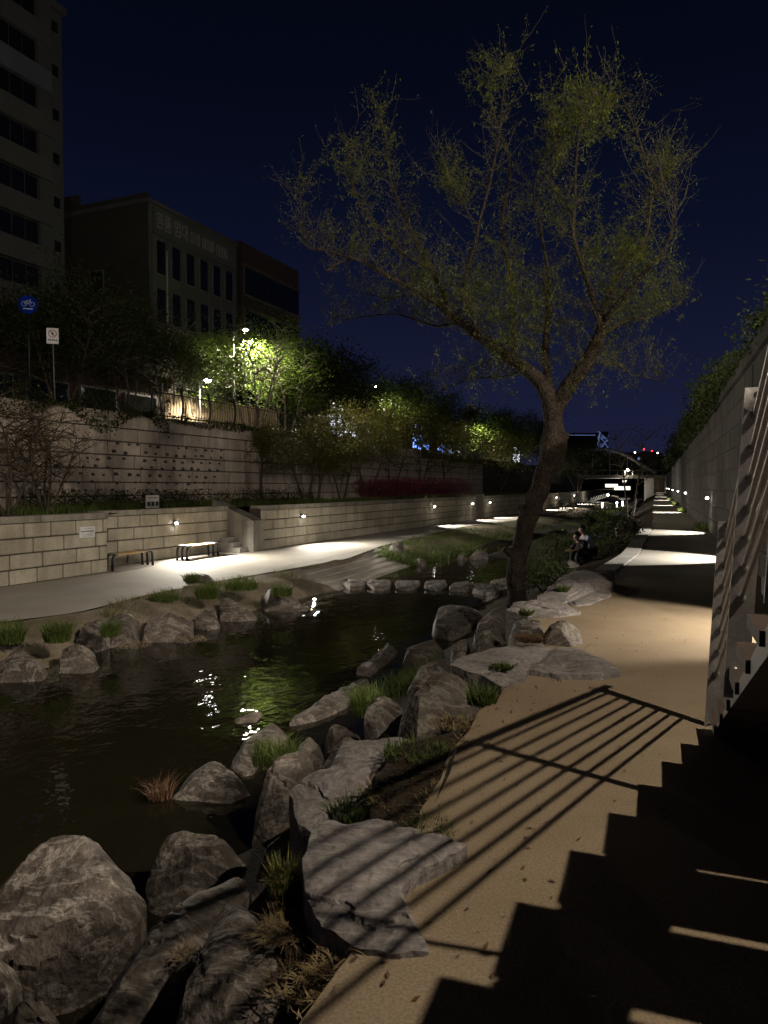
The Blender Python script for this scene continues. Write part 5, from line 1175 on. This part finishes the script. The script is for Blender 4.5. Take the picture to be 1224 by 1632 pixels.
# ------------------------------------------------------------------ the far bridge and city
br = thing('footbridge', 'far road bridge crossing the channel with a sloping stay', 'bridge')
yb = 190
MB().box(px_on(880, yb), px_on(1066, yb), yb, yb + 9, 3.7, 4.5).build('deck', M_trim, br)
for k in range(14): MB().box(px_on(900 + 12 * k, yb) - .06, px_on(900 + 12 * k, yb) + .06, yb + .1, yb + .2, 4.5, 5.6).build('rail_post', M_trim, br)
MB().box(px_on(880, yb), px_on(1066, yb), yb + .05, yb + .2, 5.6, 5.75).build('rail', M_trim, br)
arch = [at(x_, y_, yb + 4) for x_, y_ in ((866, 758), (888, 741), (915, 726), (945, 717), (972, 717), (1000, 727), (1024, 742), (1045, 754))]
MB().tube(smooth_path(arch, 4), .42, 8).build('arch_rib', M_white, br, smooth=True)
for k in range(1, 7): MB().tube([arch[k], Vector((arch[k].x, arch[k].y, 4.4))], .07, 6).build('hanger', M_white, br)
for a, b in (((872, 752), (905, 738)), ((878, 756), (915, 742)), ((890, 758), (925, 740)), ((884, 745), (900, 757)), ((898, 740), (912, 752)), ((874, 748), (874, 730))):
    MB().tube([at(*a, 150), at(*b, 150)], .12, 6).build('truss_bar', M_trim, br)
MB().box(px_on(905, yb), px_on(925, yb), yb + 1, yb + 8, -2, 3.7).build('abutment', M_cap, br); MB().box(px_on(1044, yb), px_on(1066, yb), yb + 1, yb + 8, -2, 3.7).build('abutment', M_cap, br)
for i, (px, py, y, sx, sz) in enumerate(((975, 774, 205, 1.7, .45), (992, 778, 206, 2.2, .5), (996, 767, 188, .5, .25))):
    (lambda q: MB().box(q.x - sx, q.x + sx, q.y, q.y + .3, q.z - sz, q.z + sz))(at(px, py, y)).build('underpass_light', E_under, label=('bright light under the far bridge, leftmost', 'wide white light under the far bridge', 'small light below the bridge deck')[i], cat='light')
point('underpass_light_source', at(982, 776, 200), 1500, (1, .94, .82), .3)
fs = thing('far_stairs', 'lit railing of far steps down to the stream', 'railing', (0, 0, 0))
for k in range(8): MB().tube([at(940 + 4 * k, 799 - 1.2 * k, 110), at(943 + 4 * k, 793 - 1.2 * k, 110)], .06, 5).build('baluster', M_trim, fs)
MB().tube([at(938, 800, 110), at(970, 791, 110)], .06, 5).build('rail', M_trim, fs); MB().ball(at(969, 789, 110), .16, 8, 6).build('lamp', E_far, fs)
point('far_stairs_light', at(958, 790, 108.5), 130, (1, .95, .85), .1)
for i, (px, py, y) in enumerate(((960, 806, 75), (983, 804, 78), (992, 803, 82))):
    MB().lathe((0, 0, 0), [(.05, 0), (.05, .5), (.12, .55), (.10, .7)], 8).build('bollard_lamp', E_far if i else E_far, label=('left', 'middle', 'right')[i] + ' low lamp by the far stepping path', cat='lamp').location = G(px, py + 5, -1.0)
# the lit screen on a far building and the office behind it
fb = thing('far_building', 'far building with a blue lit lattice screen', 'building', (0, 0, 0)); y = 330
MB().box(px_on(896, y), px_on(968, y), y, y + 20, -2, at(0, 690, y).z).build('wall', M_walld, fb)
mb = MB(); r_ = random.Random(8); x0, x1 = px_on(951, y), px_on(968, y); z0, z1 = at(0, 718, y).z, at(0, 688, y).z
scn = MB().box(x0, x1, y - .6, y - .1, z0, z1).build('screen', M_sash, fb)
for k in range(34):
    a = Vector((r_.uniform(x0, x1), y - .75, r_.uniform(z0, z1))); b_ = a + Vector((r_.uniform(-1.6, 1.6), 0, r_.uniform(-1.8, 1.8))); b_.x = min(max(b_.x, x0), x1); b_.z = min(max(b_.z, z0), z1)
    mb.tube([a, b_], .14, 4)
mb.build('lattice', E_net, scn)
for k in range(4): MB().box(px_on(898, y), px_on(948, y), y - .2, y - .02, at(0, 694 + 5 * k, y).z, at(0, 693 + 5 * k, y).z).build('window_line', E_net if k == 0 else M_glass, fb)
hb = MB(); xs = [px_on(700 + 12 * k, 620) for k in range(50)]; hh = [at(0, 742 - 22 * math.exp(-((700 + 12 * k - 1030) / 60) ** 2) - 5 * noise.noise(Vector((k * .4, 0, 0))), 620).z for k in range(50)]
for k in range(49): hb.hexa([(xs[k], 620, -5), (xs[k + 1], 620, -5), (xs[k + 1], 760, -5), (xs[k], 760, -5), (xs[k], 620, hh[k]), (xs[k + 1], 620, hh[k + 1]), (xs[k + 1], 760, hh[k + 1] + 4), (xs[k], 760, hh[k] + 4)])
hb.build('hill', M_walld, kind='structure', label='dark city hill on the horizon')
for i, (px, py, m, r) in enumerate(((1026, 716, E_red, .9), (1039, 719, E_red, .8), (1070, 718, E_red, .5), (1018, 731, E_net, 1.2), (1012, 721, E_far, .6), (1048, 722, E_far, .5), (1060, 725, E_warm, .8), (967, 648, E_net, .4))):
    MB().ball(at(px, py, 612), r, 8, 6).build('city_light', m, smooth=True, label=('brightest red beacon on the far hill', 'red beacon right of the brightest one', 'dim red beacon at the right of the hill', 'bluish light below the beacons', 'white light left of the red beacons', 'white light right of the red beacons', 'warm light at the hill edge', 'faint light in the sky by the bank tree')[i], cat='light')

# ------------------------------------------------------------------ people
def skinned(name, chains, mat_, parent, sub=2):
    verts, edges, rad = [], [], []
    for ch in chains:
        prev = None
        for (p, r) in ch:
            p = Vector(p); hit = next((i for i, v in enumerate(verts) if (v - p).length < 1e-4), None)
            if hit is None: verts.append(p); rad.append(r); hit = len(verts) - 1
            if prev is not None and prev != hit: edges.append((prev, hit))
            prev = hit
    me = bpy.data.meshes.new(name); me.from_pydata([tuple(v) for v in verts], edges, []); me.materials.append(mat_)
    o = bpy.data.objects.new(name, me); link(o, parent)
    o.modifiers.new('skin', 'SKIN'); 
    if not me.skin_vertices: me.attributes.new('x', 'FLOAT', 'POINT')
    for i, r in enumerate(rad):
        sv = me.skin_vertices[0].data[i]; sv.radius = (r, r) if not isinstance(r, tuple) else r; sv.use_root = (i == 0)
    o.modifiers['skin'].use_smooth_shade = True
    s = o.modifiers.new('sub', 'SUBSURF'); s.levels = sub; s.render_levels = sub
    return o
def hand(c, d, side):
    c = Vector(c); d = Vector(d).normalized(); s_ = d.cross(Vector((0, 0, 1))).normalized() * side; out = []
    palm = c + d * .05
    for k, (o_, l) in enumerate(((-.03, .075), (-.01, .085), (.01, .08), (.03, .065))):
        b = palm + s_ * o_; out.append([(palm, .026), (b + d * .03, .010), (b + d * (.03 + l * .5), .009), (b + d * (.03 + l * .85) - Vector((0, 0, .02)), .007)])
    out.append([(palm, .026), (palm - s_ * .045 + d * .01, .010), (palm - s_ * .06 + d * .045, .008)])
    return out
def person(label, loc, rz, J, top, legs, group=None):
    t = thing('person', label, 'person', loc, rz, group); j = {k: Vector(v) for k, v in J.items()}
    neck, head, pel, ch = j['neck'], j['head'], j['pelvis'], j['chest']
    body_ = [[(pel, .13), (pel.lerp(ch, .5), .12), (ch, .14), (neck, .055), (neck.lerp(head, .45), .055), (head - Vector((0, 0, .035)), .078), (head + Vector((0, 0, .04)), .088), (head + Vector((0, 0, .095)), .05)]]
    shirt = [[(pel, .145), (pel.lerp(ch, .5), .135), (ch, .155), (neck - (neck - ch) * .15, .075)]]
    trous = [[(pel, .148)]]
    for s in 'lr':
        body_.append([(ch, .14), (j['sh' + s], .055), (j['el' + s], .042), (j['wr' + s], .03), (j['wr' + s] + (j['wr' + s] - j['el' + s]).normalized() * .05, .026)])
        body_ += hand(j['wr' + s], j['wr' + s] - j['el' + s], 1 if s == 'l' else -1)
        body_.append([(pel, .13), (j['hip' + s], .085), (j['kn' + s], .06), (j['an' + s], .042), (j['an' + s] + Vector((.14 if 'fx' not in J else J['fx'], 0, -.05)), .035)])
        shirt.append([(ch, .155), (j['sh' + s], .072), (j['el' + s], .055), (j['el' + s].lerp(j['wr' + s], .55), .048)])
        trous.append([(pel, .148), (j['hip' + s], .10), (j['kn' + s], .075), (j['an' + s] + Vector((0, 0, .04)), .058)])
        MB().ball(j['an' + s] + Vector((.06, 0, -.05)), .07, 8, 6, (1.8, .75, .65)).build('shoe', M_black, t, smooth=True)
    b = skinned('body', body_, M_skin, t, 1); skinned('shirt', shirt, top, t, 1); skinned('trousers', trous, legs, t, 1)
    fw = Vector(J.get('face', (1, 0, 0)))
    hm = MB().ball(head + Vector((0, 0, .055)) - fw * .022, .112, 12, 8, (1, .95, 1.0))
    hm.f = [f for f in hm.f if not any((Vector(hm.v[i]) - head).dot(fw) > .055 and hm.v[i][2] < head.z + .075 for i in f)]
    hm.build('hair', M_hair, t, smooth=True)
    sd = Vector((-fw.y, fw.x, 0))
    MB().ball(head + fw * .098 + Vector((0, 0, -.005)), .017, 6, 5, (1, .8, 1.4)).build('nose', M_skin, t, smooth=True)
    for s in (-1, 1):
        MB().ball(head + fw * .085 + sd * .034 * s + Vector((0, 0, .022)), .012, 6, 5).build('eye', M_hair, t); MB().ball(head + sd * .088 * s + Vector((0, 0, .01)), .026, 6, 5, (.7, .5, 1.2)).build('ear', M_skin, t)
    MB().box(-.004, .004, -.022, .022, -.004, .004).build('mouth', M_red, t).location = head + fw * .090 + Vector((0, 0, -.045))
    return t
SIT = dict(pelvis=(0, 0, .12), chest=(.20, 0, .50), neck=(.30, 0, .66), head=(.38, 0, .79), face=(.95, 0, -.3), shl=(.22, .19, .56), shr=(.22, -.19, .56), ell=(.36, .24, .32), elr=(.36, -.24, .32), wrl=(.58, .12, .30), wrr=(.58, -.12, .30), hipl=(.06, .10, .12), hipr=(.06, -.10, .12), knl=(.46, .13, .22), knr=(.46, -.13, .22), anl=(.44, .13, -.22), anr=(.44, -.13, -.22))
seat = G(944, 893, -.62)
sp1 = G(944, 884, -.5)
person('person in a light blue shirt sitting bent forward by the stream', (sp1.x, sp1.y, -.52), math.radians(195), SIT, M_shirt, M_jean, 'seated pair by the stream')
s2 = dict(SIT); s2['chest'] = (.24, 0, .44); s2['neck'] = (.35, 0, .58); s2['head'] = (.42, .02, .70)
person('person in dark clothes sitting beside the blue shirted one', (sp1.x - .26, sp1.y - .30, -.62), math.radians(205), s2, M_black, M_black, 'seated pair by the stream')
rock([(905, 893), (925, 880), (965, 878), (972, 890), (940, 902)], -.52, -.72, .0, 333, 'dark rock the seated pair sits on', M_rockd, cuts=2, res=.8, amp=.05, zbot=-1.6)
STAND = dict(pelvis=(0, 0, .90), chest=(0, 0, 1.22), neck=(0, 0, 1.42), head=(.01, 0, 1.55), face=(1, 0, 0), shl=(0, .18, 1.34), shr=(0, -.18, 1.34), ell=(.02, .23, 1.06), elr=(.02, -.23, 1.06), wrl=(.12, .2, .84), wrr=(.12, -.2, .84), hipl=(0, .09, .86), hipr=(0, -.09, .86), knl=(.08, .09, .48), knr=(-.04, -.09, .48), anl=(.06, .09, .09), anr=(-.14, -.09, .09))
pf = G(891, 802, ZL); person('standing person in dark clothes between two far wall lamps', (pf.x, pf.y, ZL), math.radians(250), STAND, M_black, M_black)

# fallen leaves and grit on the ochre path
r_ = random.Random(77); mb = MB()
for _ in range(420):
    a_ = r_.uniform(2.2, 12.5); x_ = redge(a_) + abs(r_.gauss(0, .5)) + .04 if r_.random() < .75 else redge(a_) + r_.uniform(.1, 2.4)
    c = Vector((x_, a_, .006)); g_ = r_.uniform(.006, .020); t_ = r_.uniform(0, 6.283)
    d = Vector((math.cos(t_), math.sin(t_), r_.uniform(-.1, .4))) * g_; e_ = Vector((-d.y, d.x, r_.uniform(0, .3) * g_)) * .45
    mb.quad(c - d, c + e_, c + d + Vector((0, 0, .004)), c - e_)
mb.build('leaf_litter', M_brown, label='fallen leaves and grit on the ochre path', cat='litter', kind='stuff')
